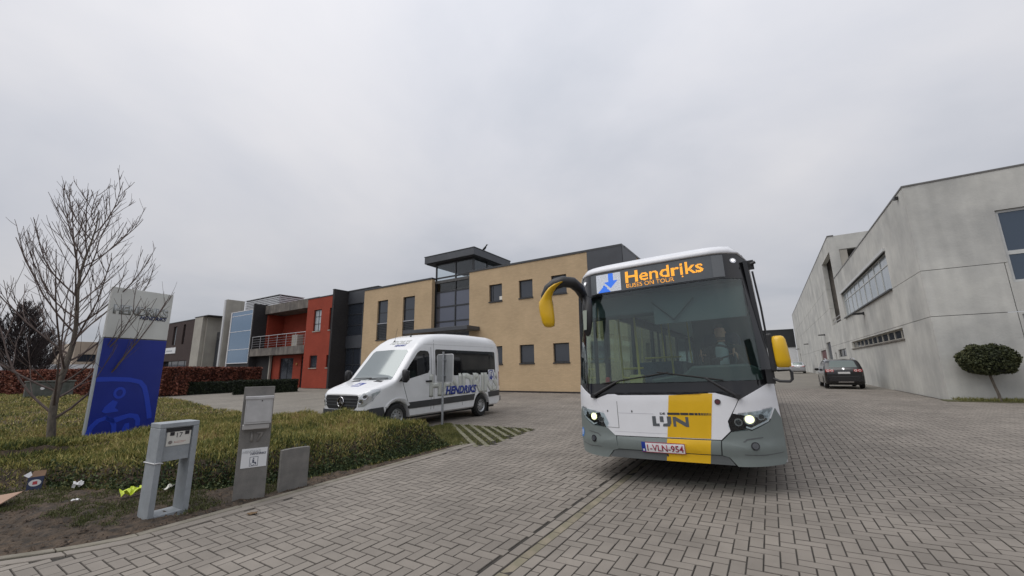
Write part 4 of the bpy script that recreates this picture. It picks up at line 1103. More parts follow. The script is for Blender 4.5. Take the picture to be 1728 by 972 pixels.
em = bp('badge', circ(.655, 1.055, .034, 16), DARKGREY, off=.016, thick=.012, parent=fp_, step=None); bp('badge_ring', circ(.655, 1.055, .026, 14), mat('badge_red', (.10, .03, .04), .4), off=.018, thick=.003, parent=em, step=None)
for s in (-1, 1):
    P = [(s * 1.262, 1.27), (s * 1.24, 1.275), (s * .885, 1.075), (s * .80, .92), (s * 1.0, .945), (s * 1.215, .985), (s * 1.262, .83), (s * 1.272, .83)]
    bp('corner_panel', P[::s], BWHITE, off=0.008, thick=0.03, step=.05, bevel=0.004)
    Hd = [(s * 1.205, .972), (s * 1.0, .935), (s * .795, .905), (s * .735, .775), (s * .765, .715), (s * .91, .755), (s * .965, .735), (s * 1.14, .825)]
    h = bp('headlight', Hd[::s], BLACKGLOSS, off=0.0, thick=0.03, step=.06)
    lit = mat('headlamp_lit', (0.9, 0.9, 0.8), 0.3, emit=(1.0, 0.93, 0.45), estr=1.9)
    for (cx, cz, rr, on) in ((.845, .82, .045, 0), (.962, .852, .062, 1), (1.08, .878, .042, 0)):
        bp('lamp_ring', circ(s * cx, cz, rr, 18)[::s], CHROME, off=0.006, thick=.01, parent=h, step=None)
        bp('lamp_lens', circ(s * cx, cz, rr * (.74 if on else .66), 18)[::s], lit if on else mat('lamp_glass', (0.10, 0.105, 0.11), 0.12, metal=.5), off=0.010, thick=.006, parent=h, step=None)
    drl = [(s * 1.19, .955), (s * 1.205, .95), (s * 1.145, .822), (s * .97, .738), (s * .915, .76), (s * .918, .775), (s * .968, .757), (s * 1.13, .835)]
    bp('light_strip', drl[::s], mat('strip_white', (0.75, 0.76, 0.78), 0.2), off=0.010, thick=.008, parent=h, step=.05)
    bp('lamp_cover', [(p[0] * .998, p[1]) for p in Hd][::s], CLEAR, off=0.018, thick=.003, parent=h, step=.06)
    B = [(s * 1.273, .84), (s * 1.27, .40), (s * 1.24, .335), (s * .78, .325), (s * .70, .425), (s * .63, .445), (s * .645, .60), (s * .755, .705), (s * .92, .742), (s * .965, .722), (s * 1.155, .815), (s * 1.225, .965)]
    bp('bumper_corner', B[::s], BGREY, off=0.014, thick=0.05, step=.05, bevel=0.006)
    fl_ = bp('fog_lamp', circ(s * .975, .556, .042, 18)[::s], BLACKGLOSS, off=0.019, thick=.01, step=None)
    bp('lens', circ(s * .975, .556, .03, 14)[::s], mat('lamp_glass', (0.25, 0.26, 0.27)), off=0.022, thick=.004, parent=fl_, step=None)
    brow = [(s * .86, .60), (s * .90, .635), (s * 1.06, .655), (s * 1.065, .645), (s * .91, .622), (s * .875, .59)]
    bp('crease', brow[::s], BGREYD, off=0.0165, thick=.004, step=.04)
    bp('crease', [(s * .86, .47), (s * 1.05, .462), (s * 1.24, .475), (s * 1.24, .468), (s * 1.05, .452), (s * .86, .462)][::s], BGREYD, off=0.016, thick=.004, step=.06)
bp('bumper_centre', [(-.64, .445), (.62, .445), (.635, .605), (-.635, .605)], BGREY, off=0.012, thick=0.04, bevel=0.004)
bp('lower_lip', [(-.755, .335), (.755, .335), (.69, .425), (.62, .437), (-.62, .437), (-.69, .425)], BGREYD, off=0.008, thick=0.04)
bp('yellow_stripe', quadstrip(.447, .603), YEL, off=0.0145, thick=.004)
bp('yellow_stripe', quadstrip(.337, .435), YEL, off=0.0105, thick=.004)
bp('tow_cover', circ(.005, .405, .012, 8, .02), LOGOD, off=.013, thick=.004, step=None)
bp('blue_sticker', circ(-1.235, .60, .04, 12, .065), mat('sticker_blue', (0.03, 0.2, 0.6), .4), off=.017, thick=.003, step=None)
bp('sticker_mark', [(-1.245, .565), (-1.225, .565), (-1.225, .64), (-1.245, .64)], WHITE, off=.019, thick=.003, step=None)
npl = bp('number_plate', rpoly(-.305, .435, .225, .55, .008), mat('plate_white', (0.78, 0.78, 0.8), .4), off=0.026, thick=.01, step=.05)
bp('border', [(-.305, .435), (.225, .435), (.225, .441), (-.305, .441)], mat('plate_red', (0.32, 0.015, 0.045), .4), off=.0288, thick=.003, parent=npl, step=.05)
bp('border', [(-.255, .544), (.225, .544), (.225, .55), (-.255, .55)], mat('plate_red', (0.32, 0.015, 0.045)), off=.0288, thick=.003, parent=npl, step=.05)
bp('border', [(.218, .441), (.225, .441), (.225, .544), (.218, .544)], mat('plate_red', (0.32, 0.015, 0.045)), off=.0288, thick=.003, parent=npl, step=.05)
bp('country_band', [(-.305, .441), (-.255, .441), (-.255, .55), (-.305, .55)], mat('plate_blue', (0.012, 0.04, 0.3), .4), off=.0288, thick=.003, parent=npl, step=.05)
bp('country_mark', [(-.292, .452), (-.268, .452), (-.268, .478), (-.292, .478)], WHITE, off=.031, thick=.003, parent=npl, step=.05)
tpatch('plate_lettering', '1-VLN-954', -.015, .4925, .44, .075, mat('plate_red', (0.32, 0.015, 0.045)), .029, npl, bold=.012)
bp('plate_lettering', [(-.2365, .505), (-.2265, .52), (-.222, .5295), (-.222, .512)], mat('plate_red', (0.32, 0.015, 0.045)), off=.0288, thick=.003, parent=npl, step=None)
# wipers
def on_front(x, z, o):
    p, n = bsurf(x, z); return p + n * o
for (a, b_, c_) in (((-.93, 1.13), (-.55, 1.33), (.12, 1.42)), ((.88, 1.11), (.55, 1.34), (-.02, 1.43))):
    w = MB().tube([on_front(*a, .03), on_front((a[0] + b_[0]) / 2, (a[1] + b_[1]) / 2, .05), on_front(*b_, .04)], [.022, .017, .012], 8).build('wiper_arm', BLACKPL, bus, smooth=True)
    d0 = (b_[0] - (c_[0] - b_[0]) * .35, b_[1] - (c_[1] - b_[1]) * .35)
    MB().tube([on_front(d0[0] + (c_[0] - d0[0]) * t, d0[1] + (c_[1] - d0[1]) * t, .025) for t in np.linspace(0, 1, 8)], .011, 6).build('wiper_blade', RUBBER, w)
    MB().lathe([(.03, -.03), (.035, 0), (.02, .03)], tuple(on_front(*a, .03)), 12, 'y').build('wiper_pivot', BLACKPL, w)
# ---- body behind the front
BL = 11.9
def bpl(s): return lambda u, v, d: (s * (hw(v) - d), u, v)
wins = [(0.50, 1.55, .42, 2.45), (1.7, 3.3, 1.12, 2.45), (3.42, 5.0, 1.12, 2.45), (5.15, 6.45, .42, 2.45), (6.6, 8.3, 1.12, 2.45), (8.42, 10.1, 1.12, 2.45), (10.22, 11.6, 1.12, 2.45)]
for s in (-1, 1):
    ws_ = wins if s < 0 else [(0.52, 1.75, 1.05, 2.45)] + wins[1:3] + [(5.12, 6.5, 1.12, 2.45)] + wins[4:]
    for (u0, u1, v0, v1, m) in ((.40, BL, .34, 1.0, None), (.40, BL, 1.0, 2.83, None)):
        hs = [(a, b_, max(c_, v0), min(d, v1)) for (a, b_, c_, d) in ws_ if c_ < v1 - .01]
        wall_mb(bpl(s), u0, u1, v0, v1, [h for h in hs if h[3] - h[2] > .02], 0.05).build('side_panel', BWHITE if v0 < .9 else BLACKGLOSS, bus)
    for (a, b_, c_, d) in ws_:
        p = MB(); pbox(p, bpl(s), a - .02, b_ + .02, c_ - .02, d + .02, 0.012, 0.02)
        p.build('door_glass' if c_ < .9 else 'side_window', SIDEGLASS, bus)
    for (a, b_, c_, d) in ws_:
        if c_ < .9:
            for u in (a, (a + b_) / 2 - .025, b_ - .05):
                p = MB(); pbox(p, bpl(s), u, u + .05, c_, d, 0.0, 0.045); p.build('door_post', BLACKPL, bus)
def roof():
    xs = np.linspace(-1.2, 1.2, 25); V, F = [], []
    def Rz(x): return 3.12 - .07 * (x / 1.2) ** 2 - .22 * max(0, (abs(x) - .93) / .27) ** 2
    st = [(0, 0), (.04, .35), (.12, .62), (.25, .85), (.45, .97), (.7, 1), (3, 1), (6, 1), (9, 1), (BL, 1)]
    for (dy, k) in st:
        for x in xs:
            y0 = yf(x, 2.93) - .012; z = min(Rz(x), 2.945 + (3.12 - 2.945) * k) if abs(x) < 1.13 else Rz(x)
            V.append((x, y0 + dy if dy < .8 else dy, z))
    n_ = len(xs)
    for i in range(len(st) - 1):
        for j in range(n_ - 1): F.append((i * n_ + j, i * n_ + j + 1, (i + 1) * n_ + j + 1, (i + 1) * n_ + j))
    m = MB(); m.add(V, F); o = m.build('roof', BWHITE, bus, smooth=True, sharp=60)
    sm = o.modifiers.new('solid', 'SOLIDIFY'); sm.thickness = .03; sm.offset = 0
roof()
GREYIN = mat('interior_grey', (0.16, 0.17, 0.18), .7, var=.06); CEIL = mat('interior_ceiling', (0.38, 0.39, 0.39), .7)
bxo('ceiling', (-1.13, .75, 2.62), (1.13, BL - .1, 2.66), CEIL, bus)
bxo('floor', (-1.2, .45, .30), (1.2, BL, .36), DARKGREY, bus)
bxo('underbody_shade_slab', (-1.1, 1.1, .2), (1.1, BL - .2, .298), BLACKPL, bus)  # underbody slab, hung lower than the floor to deepen the shade beneath
MB().box((-1.2, BL - .08, .36), (1.2, BL, 2.9)).build('rear_panel', GREYIN, bus)
bxo('bulkhead', (-1.15, .42, 2.28), (1.15, .75, 2.60), mat('bulkhead_grey', (0.10, 0.115, 0.125), .6), bus, bevel=.03)
bxo('sun_blind', (-.05, .36, 2.10), (1.1, .375, 2.5), mat('blind_grey', (0.11, 0.125, 0.135), .8), bus)
for s in (-1, 1):                                         # folding arms of the blind
    MB().tube([(.22, .33, 2.14), (.22 + s * .28, .33, 2.42)], .01, 6).build('blind_arm', BLACKPL, bus)
# dashboard, steering wheel, cab
DASH = mat('dashboard', (0.03, 0.045, 0.043), .5, var=.1)
MB().prism([(-.2, .9), (1.2, .9), (1.2, 1.40), (1.0, 1.50), (.35, 1.50), (.25, 1.40), (-.2, 1.34)], .45, .95, 'y').build('dashboard', DASH, bus, bevel=.03)
MB().prism([(-1.2, .5), (-.2, .5), (-.2, 1.27), (-1.2, 1.22)], .42, .75, 'y').build('dashboard_shelf', DASH, bus, bevel=.03)
swm = MB(); C = Vector((.62, 1.12, 1.58)); Rr = .235; ax1 = Vector((1, 0, 0)); ax2 = Vector((0, .45, .89)).normalized()
ring = [C + ax1 * Rr * cos(t) + ax2 * Rr * sin(t) for t in np.linspace(0, 2 * pi, 33)]
swm.tube(ring, .017, 8, cap=False)
for t in (0.3, pi - .3, -pi / 2): swm.tube([C, C + ax1 * Rr * cos(t) + ax2 * Rr * sin(t)], .014, 6)
swm.lathe([(.02, -.03), (.07, -.01), (.07, .02), (.02, .03)], tuple(C), 14); swm.tube([C, C + Vector((0, -.3, -.25))], .03, 8)
swm.build('steering_wheel', BLACKPL, bus, smooth=True)
bxo('cab_partition', (.2, 2.05, .36), (1.2, 2.1, 2.3), mat('cab_grey', (0.05, 0.055, 0.06), .6), bus)
MB().prism([(.15, .36), (.2, .36), (.2, 1.55), (.15, 1.55)], 1.0, 2.04, 'y').build('cab_door', mat('cab_grey', (0.05, 0.055, 0.06)), bus)
ds = MB().prism(rpoly(.38, 1.30, .92, 2.0, .1), 1.72, 1.84, 'y').build('driver_seat', mat('seat_blue', (0.03, 0.04, 0.07), .85), bus, bevel=.03)
MB().prism(rpoly(.36, 1.15, .94, 1.27, .05), 1.25, 1.75, 'y').build('seat_cushion', mat('seat_blue', (0.03, 0.04, 0.07)), ds, bevel=.03)
MB().box((.5, 1.35, .36), (.8, 1.65, 1.14)).build('seat_base', BLACKPL, ds)
SEAT = mat('seat_fabric', (0.06, 0.075, 0.10), .85, var=.3, vscale=20)
YRAIL = mat('rail_yellow', (0.55, 0.42, 0.08), .4)
for k, yy in enumerate((3.0, 3.9, 4.8, 6.9, 7.8, 8.7, 9.6)):
    for x0 in ((-1.1, -.2), (.25, 1.1)):
        if yy == 4.8 and x0[0] < 0: continue
        st = MB().prism(rpoly(x0[0], .95, x0[1], 1.62, .08), yy, yy + .09, 'y').build('passenger_seat', SEAT, bus, bevel=.02)
        MB().box((x0[0], yy - .42, .88), (x0[1], yy, .96)).build('cushion', SEAT, st, bevel=.02)
        MB().box((x0[0] + .3, yy - .25, .36), (x0[0] + .4, yy - .1, .88)).build('pedestal', DARKGREY, st)
for (x, yy) in ((-.5, .95), (-.98, 1.65), (-.3, 2.6), (.2, 2.6), (-.3, 4.9), (-.95, 5.1), (-.3, 6.6), (.2, 4.9), (.2, 6.6)):
    MB().tube([(x, yy, .36), (x, yy, 2.62)], .018, 8).build('grab_pole', YRAIL, bus)
for (p, q) in (((-.98, 1.65, 1.35), (-.5, .95, 1.32)), ((-.95, 1.62, 1.5), (-.6, 1.62, 1.5)), ((-.9, 3.0, 1.7), (-.2, 3.0, 1.7))): MB().tube([p, q], .018, 8).build('grab_rail', YRAIL, bus)
MB().prism(rpoly(-.62, 1.15, -.42, 1.40, .03), .8, .95, 'y').build('ticket_machine', mat('ticket_yellow', (0.5, 0.42, 0.16), .5), bus, bevel=.01)
MB().prism(rpoly(-.95, 1.15, -.89, 1.38, .03), .62, .68, 'y').build('fire_extinguisher', mat('ext_red', (0.5, 0.03, 0.03), .4), bus, bevel=.01)
# wheels
def wheel(parent, c_, r, w, rimm, side=1, spokes=0, name='wheel'):
    t = MB().lathe([(r * .62, -w / 2), (r * .9, -w / 2), (r * .98, -w * .36), (r, -w * .2), (r, w * .2), (r * .98, w * .36), (r * .9, w / 2), (r * .62, w / 2)], (0, 0, 0), 36, 'x', cap=False).build(name, RUBBER, parent, smooth=True, loc=c_)
    rim = MB().lathe([(r * .62, -w * .3), (r * .64, side * w * .42), (r * .58, side * w * .45), (r * .5, side * w * .28), (r * .2, side * w * .32), (r * .16, side * w * .42), (.01, side * w * .42)], (0, 0, 0), 28, 'x').build('rim', rimm, t, smooth=True)
    for k in range(spokes):
        a = 2 * pi * k / spokes
        MB().lathe([(r * .05, side * w * .2), (r * .05, side * w * .345)], (0, r * .38 * cos(a), r * .38 * sin(a)), 8, 'x').build('vent_hole', BLACKPL, rim)
    return t
for s in (-1, 1):
    for yy in (2.72, 8.7): wheel(bus, (s * 1.09, yy, .478 if s < 0 else .478), .478, .28, ALU, s, 8)
# mirrors
def blob(sections, n=14):
    """closed skin through rings: (centre, half x, half y) at heights"""
    R = []
    for (c_, rx, ry) in sections: R.append([(c_[0] + rx * cos(a), c_[1] + ry * sin(a), c_[2]) for a in [2 * pi * k / n for k in range(n)]])
    return R
mir = MB().tube([(-1.0, .20, 2.50), (-1.0, .09, 2.60), (-.99, -.09, 2.70), (-1.02, -.25, 2.76), (-1.12, -.35, 2.775), (-1.24, -.38, 2.75), (-1.34, -.38, 2.69), (-1.40, -.38, 2.58), (-1.41, -.38, 2.50)], [.055, .065, .078, .084, .084, .084, .085, .08, .06], 14).build('wing_mirror', BLACKPL, bus, smooth=True)
MB().loft(blob([((-1.355, -.40, 2.12), .03, .02), ((-1.36, -.40, 2.135), .068, .055), ((-1.37, -.40, 2.19), .096, .08), ((-1.385, -.40, 2.3), .108, .095), ((-1.395, -.40, 2.42), .11, .10), ((-1.395, -.41, 2.5), .10, .095), ((-1.36, -.42, 2.57), .07, .085), ((-1.315, -.43, 2.63), .055, .08), ((-1.26, -.435, 2.685), .055, .07), ((-1.18, -.44, 2.73), .05, .05), ((-1.10, -.44, 2.755), .02, .02)])).build('mirror_shell', YEL, mir, smooth=True, sharp=70)
MB().prism(rpoly(-1.455, 2.19, -1.32, 2.48, .05), -.312, -.306, 'y').build('mirror_glass', CHROME, mir)
MB().loft(blob([((-1.352, -.36, 2.14), .05, .05), ((-1.375, -.355, 2.3), .083, .05), ((-1.385, -.355, 2.46), .085, .05), ((-1.37, -.355, 2.56), .05, .05)])).build('mirror_back', BLACKPL, mir, smooth=True)
km = MB().loft(blob([((-.89, -.12, 1.97), .01, .01), ((-.89, -.12, 2.0), .04, .03), ((-.885, -.12, 2.12), .066, .05), ((-.88, -.11, 2.28), .078, .055), ((-.88, -.09, 2.42), .078, .055), ((-.90, -.02, 2.52), .065, .05), ((-.96, .06, 2.6), .05, .05)])).build('kerb_mirror', BLACKPL, bus, smooth=True)
MB().prism([(-.922, 2.06), (-.88, 2.06), (-.855, 2.34), (-.918, 2.34)], -.185, -.176, 'y').build('mirror_glass', mat('painted_reflection_green', (0.42, 0.46, 0.38), .15, metal=.6), km)  # inset on the housing front: greenish reflected light put into its colour
rm = MB().box((1.262, .1, 1.39), (1.325, .24, 1.84)).build('wing_mirror', BLACKPL, bus, bevel=.02)
MB().loft(blob([((1.395, .14, 1.435), .05, .03), ((1.395, .14, 1.45), .075, .06), ((1.393, .14, 1.52), .081, .075), ((1.388, .14, 1.65), .079, .08), ((1.383, .14, 1.76), .074, .075), ((1.38, .14, 1.795), .06, .055), ((1.38, .14, 1.805), .04, .03)], 16)).build('mirror_shell', YEL, rm, smooth=True, sharp=70)
MB().prism(rpoly(1.335, 1.47, 1.445, 1.76, .03), .222, .228, 'y').build('mirror_glass', CHROME, rm)
MB().tube([(1.29, .16, 1.42), (1.33, .14, 1.405), (1.44, .14, 1.41), (1.46, .14, 1.38), (1.455, .14, 1.30), (1.43, .14, 1.275), (1.33, .15, 1.28), (1.27, .17, 1.31)], .016, 8).build('mirror_bracket', BLACKPL, rm, smooth=True)
MB().box((1.30, .11, 1.412), (1.45, .17, 1.432)).build('bracket_plate', GALV, rm)
MB().box((1.2, .2, 1.25), (1.29, .3, 1.42)).build('mirror_mount', BLACKPL, rm)
bxo('camera_bracket', (1.2, .45, 2.72), (1.27, .5, 2.84), BLACKPL, bus); MB().tube([(1.235, .42, 2.78), (1.29, .42, 2.80)], .02, 8).build('side_camera', BLACKPL, bus)
MB().tube([(1.24, .42, 2.68), (1.268, .44, 2.2), (1.28, .45, 1.4)], .012, 6).build('rain_gutter', BLACKPL, bus)

# ---- the driver
def skin_obj(name, verts, edges, radii, m, parent=None, root=0, sub=2):
    me = bpy.data.meshes.new(name); me.from_pydata(verts, edges, []); o = bpy.data.objects.new(name, me); COL.objects.link(o)
    if parent is not None: o.parent = parent
    sk = o.modifiers.new('skin', 'SKIN'); sk.use_smooth_shade = True
    me.skin_vertices if me.skin_vertices else None
    for i, r_ in enumerate(radii):
        d = me.skin_vertices[0].data[i]; d.radius = r_ if hasattr(r_, '__len__') else (r_, r_); d.use_root = (i == root)
    sb = o.modifiers.new('sub', 'SUBSURF'); sb.levels = sub; sb.render_levels = sub
    dg = bpy.context.evaluated_depsgraph_get(); me2 = bpy.data.meshes.new_from_object(o.evaluated_get(dg))
    o.modifiers.clear(); o.data = me2; me2.materials.clear(); me2.materials.append(m)
    me2.polygons.foreach_set('use_smooth', [True] * len(me2.polygons))
    return o
SKIN = mat('skin', (0.58, 0.28, 0.19), .55, var=.06, vscale=12)
pr = thing('person', 'driver in a light shirt and dark checked jacket seated behind the wheel of the bus', 'person', BUS_LOC, 0.0, roty=BUS_ROLL)
px, py = .66, 1.62
V = [(px, py, 1.32), (px, py - .02, 1.48), (px, py - .03, 1.66), (px, py - .02, 1.78), (px, py - .03, 1.86), (px, py - .05, 1.92)]
Rd = [(.15, .12), (.145, .115), (.17, .12), (.13, .09), (.055, .055), (.05, .05)]
Ed = [(0, 1), (1, 2), (2, 3), (3, 4), (4, 5)]
def chain(start, pts, rs):
    a = start
    for p, r_ in zip(pts, rs):
        V.append(p); Rd.append((r_, r_)); Ed.append((a, len(V) - 1)); a = len(V) - 1
    return a
hands = []
for s in (-1, 1):
    gx = C + ax1 * Rr * cos(.45 if s > 0 else pi - .45) + ax2 * Rr * sin(.45)
    e_ = chain(3, [(px + s * .19, py - .02, 1.74), (px + s * .25, py - .1, 1.54), (px + s * .255, py - .22, 1.47), (gx.x + s * .02, gx.y + .1, gx.z - .03), (gx.x + s * .005, gx.y + .045, gx.z - .005)], [.065, .052, .05, .034, .036])
    hands.append((e_, gx, s))
    chain(0, [(px + s * .11, py - .12, 1.3), (px + s * .13, py - .46, 1.30), (px + s * .13, py - .55, .9), (px + s * .13, py - .58, .46), (px + s * .13, py - .74, .42)], [.095, .07, .052, .042, .035])
body = skin_obj('body', V, Ed, Rd, SKIN, pr, 0)
def fingers():
    m = MB()
    for (_, gx, s) in hands:
        for k in range(4):
            o_ = (k - 1.5) * .021; L_ = (.9, 1.05, 1.0, .8)[k]
            b0 = gx + ax2 * o_ * .8 + Vector((s * .012, .04, .004 * k))
            m.tube([b0, b0 + Vector((0, -.035 * L_, .026)), b0 + Vector((-s * .008, -.075 * L_, .012)), b0 + Vector((-s * .012, -.07 * L_, -.022)), b0 + Vector((-s * .012, -.045 * L_, -.032))], [.0105, .010, .0095, .009, .006], 8)
        b0 = gx + Vector((-s * .018, .05, -.02)); m.tube([b0, b0 + Vector((-s * .022, -.02, -.012)), b0 + Vector((-s * .03, -.05, -.004)), b0 + Vector((-s * .03, -.066, .006))], [.013, .012, .0105, .008], 8)
    return m.build('fingers', SKIN, pr, smooth=True)
fingers()
# head: lofted rings with brow, nose, mouth, chin
def head():
    rings = []; hc = Vector((px, py - .06, 2.0))
    prof = [(-.125, .030, .045, -.030), (-.115, .046, .062, -.022), (-.095, .058, .075, -.012), (-.065, .066, .088, -.004), (-.03, .071, .094, 0), (0.0, .074, .097, .002), (.03, .076, .099, .003), (.06, .075, .098, .004), (.085, .068, .09, .006), (.105, .055, .073, .008), (.118, .036, .05, .01), (.125, .012, .018, .01)]
    n_ = 20
    for (z, rx, ry, oy) in prof:
        r_ = []
        for k in range(n_):
            a = 2 * pi * k / n_; x_, y_ = rx * sin(a), -ry * cos(a)
            fr = max(0, cos(a)) ** 10
            if -.035 < z <= .01: y_ -= fr * .022 * (1 - abs(z + .015) / .03 if abs(z + .015) < .03 else 0)
            if abs(sin(a)) > .25 and cos(a) > .5 and -.005 < z < .02: y_ += .006
            r_.append((hc.x + x_, hc.y + y_ + oy, hc.z + z))
        rings.append(r_)
    h = MB().loft(rings).build('head', SKIN, pr, smooth=True, sharp=80)
    for s in (-1, 1):
        MB().lathe([(.0, -.006), (.013, -.004), (.02, 0), (.013, .006), (.0, .008)], (hc.x + s * .078, hc.y + .01, hc.z), 10, 'x').build('ear', SKIN, h, smooth=True)
        MB().lathe([(.0, -.005), (.005, -.004), (.007, 0), (.005, .004), (.0, .005)], (hc.x + s * .03, hc.y - .086, hc.z + .005), 10, 'y').build('eye', mat('eye_dark', (.06, .05, .045), .3), h)
    MB().prism([(-.022, -.063), (.022, -.063), (.018, -.07), (-.018, -.07)], 0, .006, 'y').build('mouth', mat('lips', (.32, .14, .12), .6), h, loc=(hc.x, hc.y - .0915, hc.z))
    br = []
    for (z, rx, ry, oy) in [(-.122, .044, .058, -.026), (-.11, .054, .07, -.019), (-.09, .063, .081, -.012), (-.075, .067, .087, -.006)]:
        br.append([(hc.x + rx * sin(a), hc.y - ry * cos(a) + oy, hc.z + z) for a in np.linspace(-1.3, 1.3, 13)])
    MB().loft(br, closed=False, caps=False).build('beard', mat('beard_hair', (.07, .042, .028), .9), h)
    hr = []
    for (z, k) in ((.03, 1.04), (.06, 1.07), (.085, 1.12), (.105, 1.18), (.122, 1.3), (.138, 1.0)):
        t = min(prof, key=lambda q: abs(q[0] - min(z, .118)))
        hr.append([(hc.x + t[1] * k * sin(a), hc.y - t[2] * k * cos(a) * (.88 if cos(a) > 0 and z < .07 else 1) + t[3] + (.01 if cos(a) > 0 and z < .07 else 0), hc.z + z + (-.05 if cos(a) < -.3 and z < .05 else 0)) for a in [2 * pi * q / 20 for q in range(20)]])
    MB().loft(hr).build('hair', mat('hair_brown', (.05, .032, .022), .8), h, smooth=True)
head()
def garment(name, off, m, z1, open_front):
    R_ = []
    for (z, rx, ry) in ((1.27, .19, .16), (1.40, .19, .155), (1.55, .205, .16), (1.68, .225, .16), (1.77, .21, .13), (1.825, .12, .095), (z1, .075, .075)):
        R_.append([(px + (rx + off) * sin(a), py - .02 - (ry + off) * cos(a), z) for a in (np.linspace(.42, 2 * pi - .42, 25) if open_front else np.linspace(0, 2 * pi, 25)[:-1])])
    o = MB().loft(R_, closed=not open_front, caps=False).build(name, m, pr, smooth=True, sharp=80)
    sm = o.modifiers.new('solid', 'SOLIDIFY'); sm.thickness = .008
    return o
garment('shirt', .0, mat('shirt_pale', (0.62, 0.70, 0.74), .8, var=.06, vscale=20), 1.855, False)
JACK = mat('checked_jacket', (0.05, 0.052, 0.042), .9, col2=(0.022, 0.024, 0.022), vscale=14)
jk = garment('jacket', .014, JACK, 1.86, True)
for (_, gx, s) in hands:
    MB().tube([(px + s * .17, py - .02, 1.76), (px + s * .215, py - .03, 1.73), (px + s * .25, py - .1, 1.55), (px + s * .255, py - .22, 1.475), (gx.x + s * .02, gx.y + .12, gx.z - .03)], [.07, .083, .068, .064, .047], 14).build('sleeve', JACK, jk, smooth=True)
for s in (-1, 1):
    MB().tube([(px + s * .1, py - .08, 1.31), (px + s * .13, py - .47, 1.31), (px + s * .13, py - .56, .9), (px + s * .13, py - .585, .48)], [.115, .088, .068, .058], 14).build('trousers', mat('trousers', (.02, .022, .03), .9), pr, smooth=True)
    MB().loft([[(px + s * .13 + .05 * cos(a) * k, yy + 0, .365 + max(0, h * sin(a))) for a in np.linspace(0, 2 * pi, 13)[:-1]] for (yy, k, h) in ((py - .52, .8, .1), (py - .6, 1, .11), (py - .72, 1.05, .07), (py - .82, .6, .04))]).build('shoe', BLACKPL, pr, smooth=True)

# ================================================================== VEHICLES
def lerp_tab(tab):
    xs = [t[0] for t in tab]; ys = [t[1] for t in tab]
    return lambda x: float(np.interp(x, xs, ys))
def hull(name, m, parent, ys, zt, zb, wd, tum, rad, wheels=(), R=.38, wz=.3):
    rings = []
    for y in ys:
        b_ = zb(y)
        for yw in wheels:
            if abs(y - yw) < R: b_ = max(b_, wz + sqrt(R * R - (y - yw) ** 2))
        t = zt(y); w = wd(y); r = min(rad(y), (t - b_) * .45)
        half = [(w * tum(y, b_) * .96, b_)]
        for k in range(9):
            z = b_ + .04 + (t - r - b_ - .04) * k / 8; half.append((w * tum(y, z), z))
        x0 = w * tum(y, t - r)
        for k in range(1, 7):
            a = pi / 2 * k / 6; half.append((x0 - r * (1 - cos(a)), t - r + r * sin(a)))
        xe = half[-1][0]
        for k in range(1, 5): half.append((xe * (1 - k / 5), t + .012 * (1 - (1 - k / 5) ** 2) * min(1, w)))
        rings.append([(x, y, z) for x, z in half] + [(-x, y, z) for x, z in reversed(half)])
    return MB().loft(rings).build(name, m, parent, smooth=True, sharp=38)
def sidesurf(t, s): return rsurf(t, lambda a, b: (3.0 * s, a, b), 2.0, (-s, 0, 0))
def frontsurf(t, y0=-2): return rsurf(t, lambda a, b: (a, y0, b), 2.0, (0, 1 if y0 < 0 else -1, 0))
def topsurf(t): return rsurf(t, lambda a, b: (a, b, 6.0), 3.0, (0, 0, -1))

# ---- white minibus
van = thing('minibus', 'white high-roof minibus with dark windows and blue lettering parked on the forecourt', 'van', (-9.33, 6.61, 0.0))
ys = sorted(set(list(np.linspace(0, .5, 8)) + list(np.linspace(.5, 2.4, 32)) + list(np.linspace(2.4, 4.1, 8)) + list(np.linspace(4.1, 5.2, 24)) + [5.4, 5.6, 5.72, 5.8, 5.84]))
zt = lerp_tab([(0, .96), (.05, 1.0), (.12, 1.04), (.3, 1.11), (.6, 1.20), (.82, 1.275), (.9, 1.31), (1.55, 2.12), (1.62, 2.19), (1.8, 2.35), (2.05, 2.50), (2.4, 2.60), (3.0, 2.655), (4.0, 2.68), (5.3, 2.67), (5.6, 2.63), (5.75, 2.56), (5.84, 2.42)])
zb = lerp_tab([(0, .42), (.1, .30), (5.6, .32), (5.84, .42)])
wd = lerp_tab([(0, .70), (.04, .78), (.12, .86), (.25, .915), (.5, .96), (.9, .985), (2, .99), (5.3, .985), (5.7, .95), (5.84, .90)])
def tumv(y, z): return 1 - .10 * max(0, (z - 1.15) / 1.5) ** 1.25 - .02 * max(0, (.55 - z) / .3) ** 2
rad = lerp_tab([(0, .10), (.5, .12), (.85, .10), (1.5, .10), (2.0, .22), (3, .26), (5.84, .3)])
VW = mat('van_white', (0.78, 0.79, 0.80), 0.25, coat=0.5, var=.02)
vb = hull('body', VW, van, ys, zt, zb, wd, tumv, rad, (.98, 4.65), .43, .33)
vt = bvh_of(vb); S = sidesurf(vt, 1); F_ = frontsurf(vt)
TINT = mat('tinted_glass', (0.008, 0.009, 0.011), 0.05, spec=0.7)
WSV = mat('van_windscreen', (0.27, 0.30, 0.30), 0.06, metal=.55)  # opaque grey: sky reflection and pale cab put into the base colour
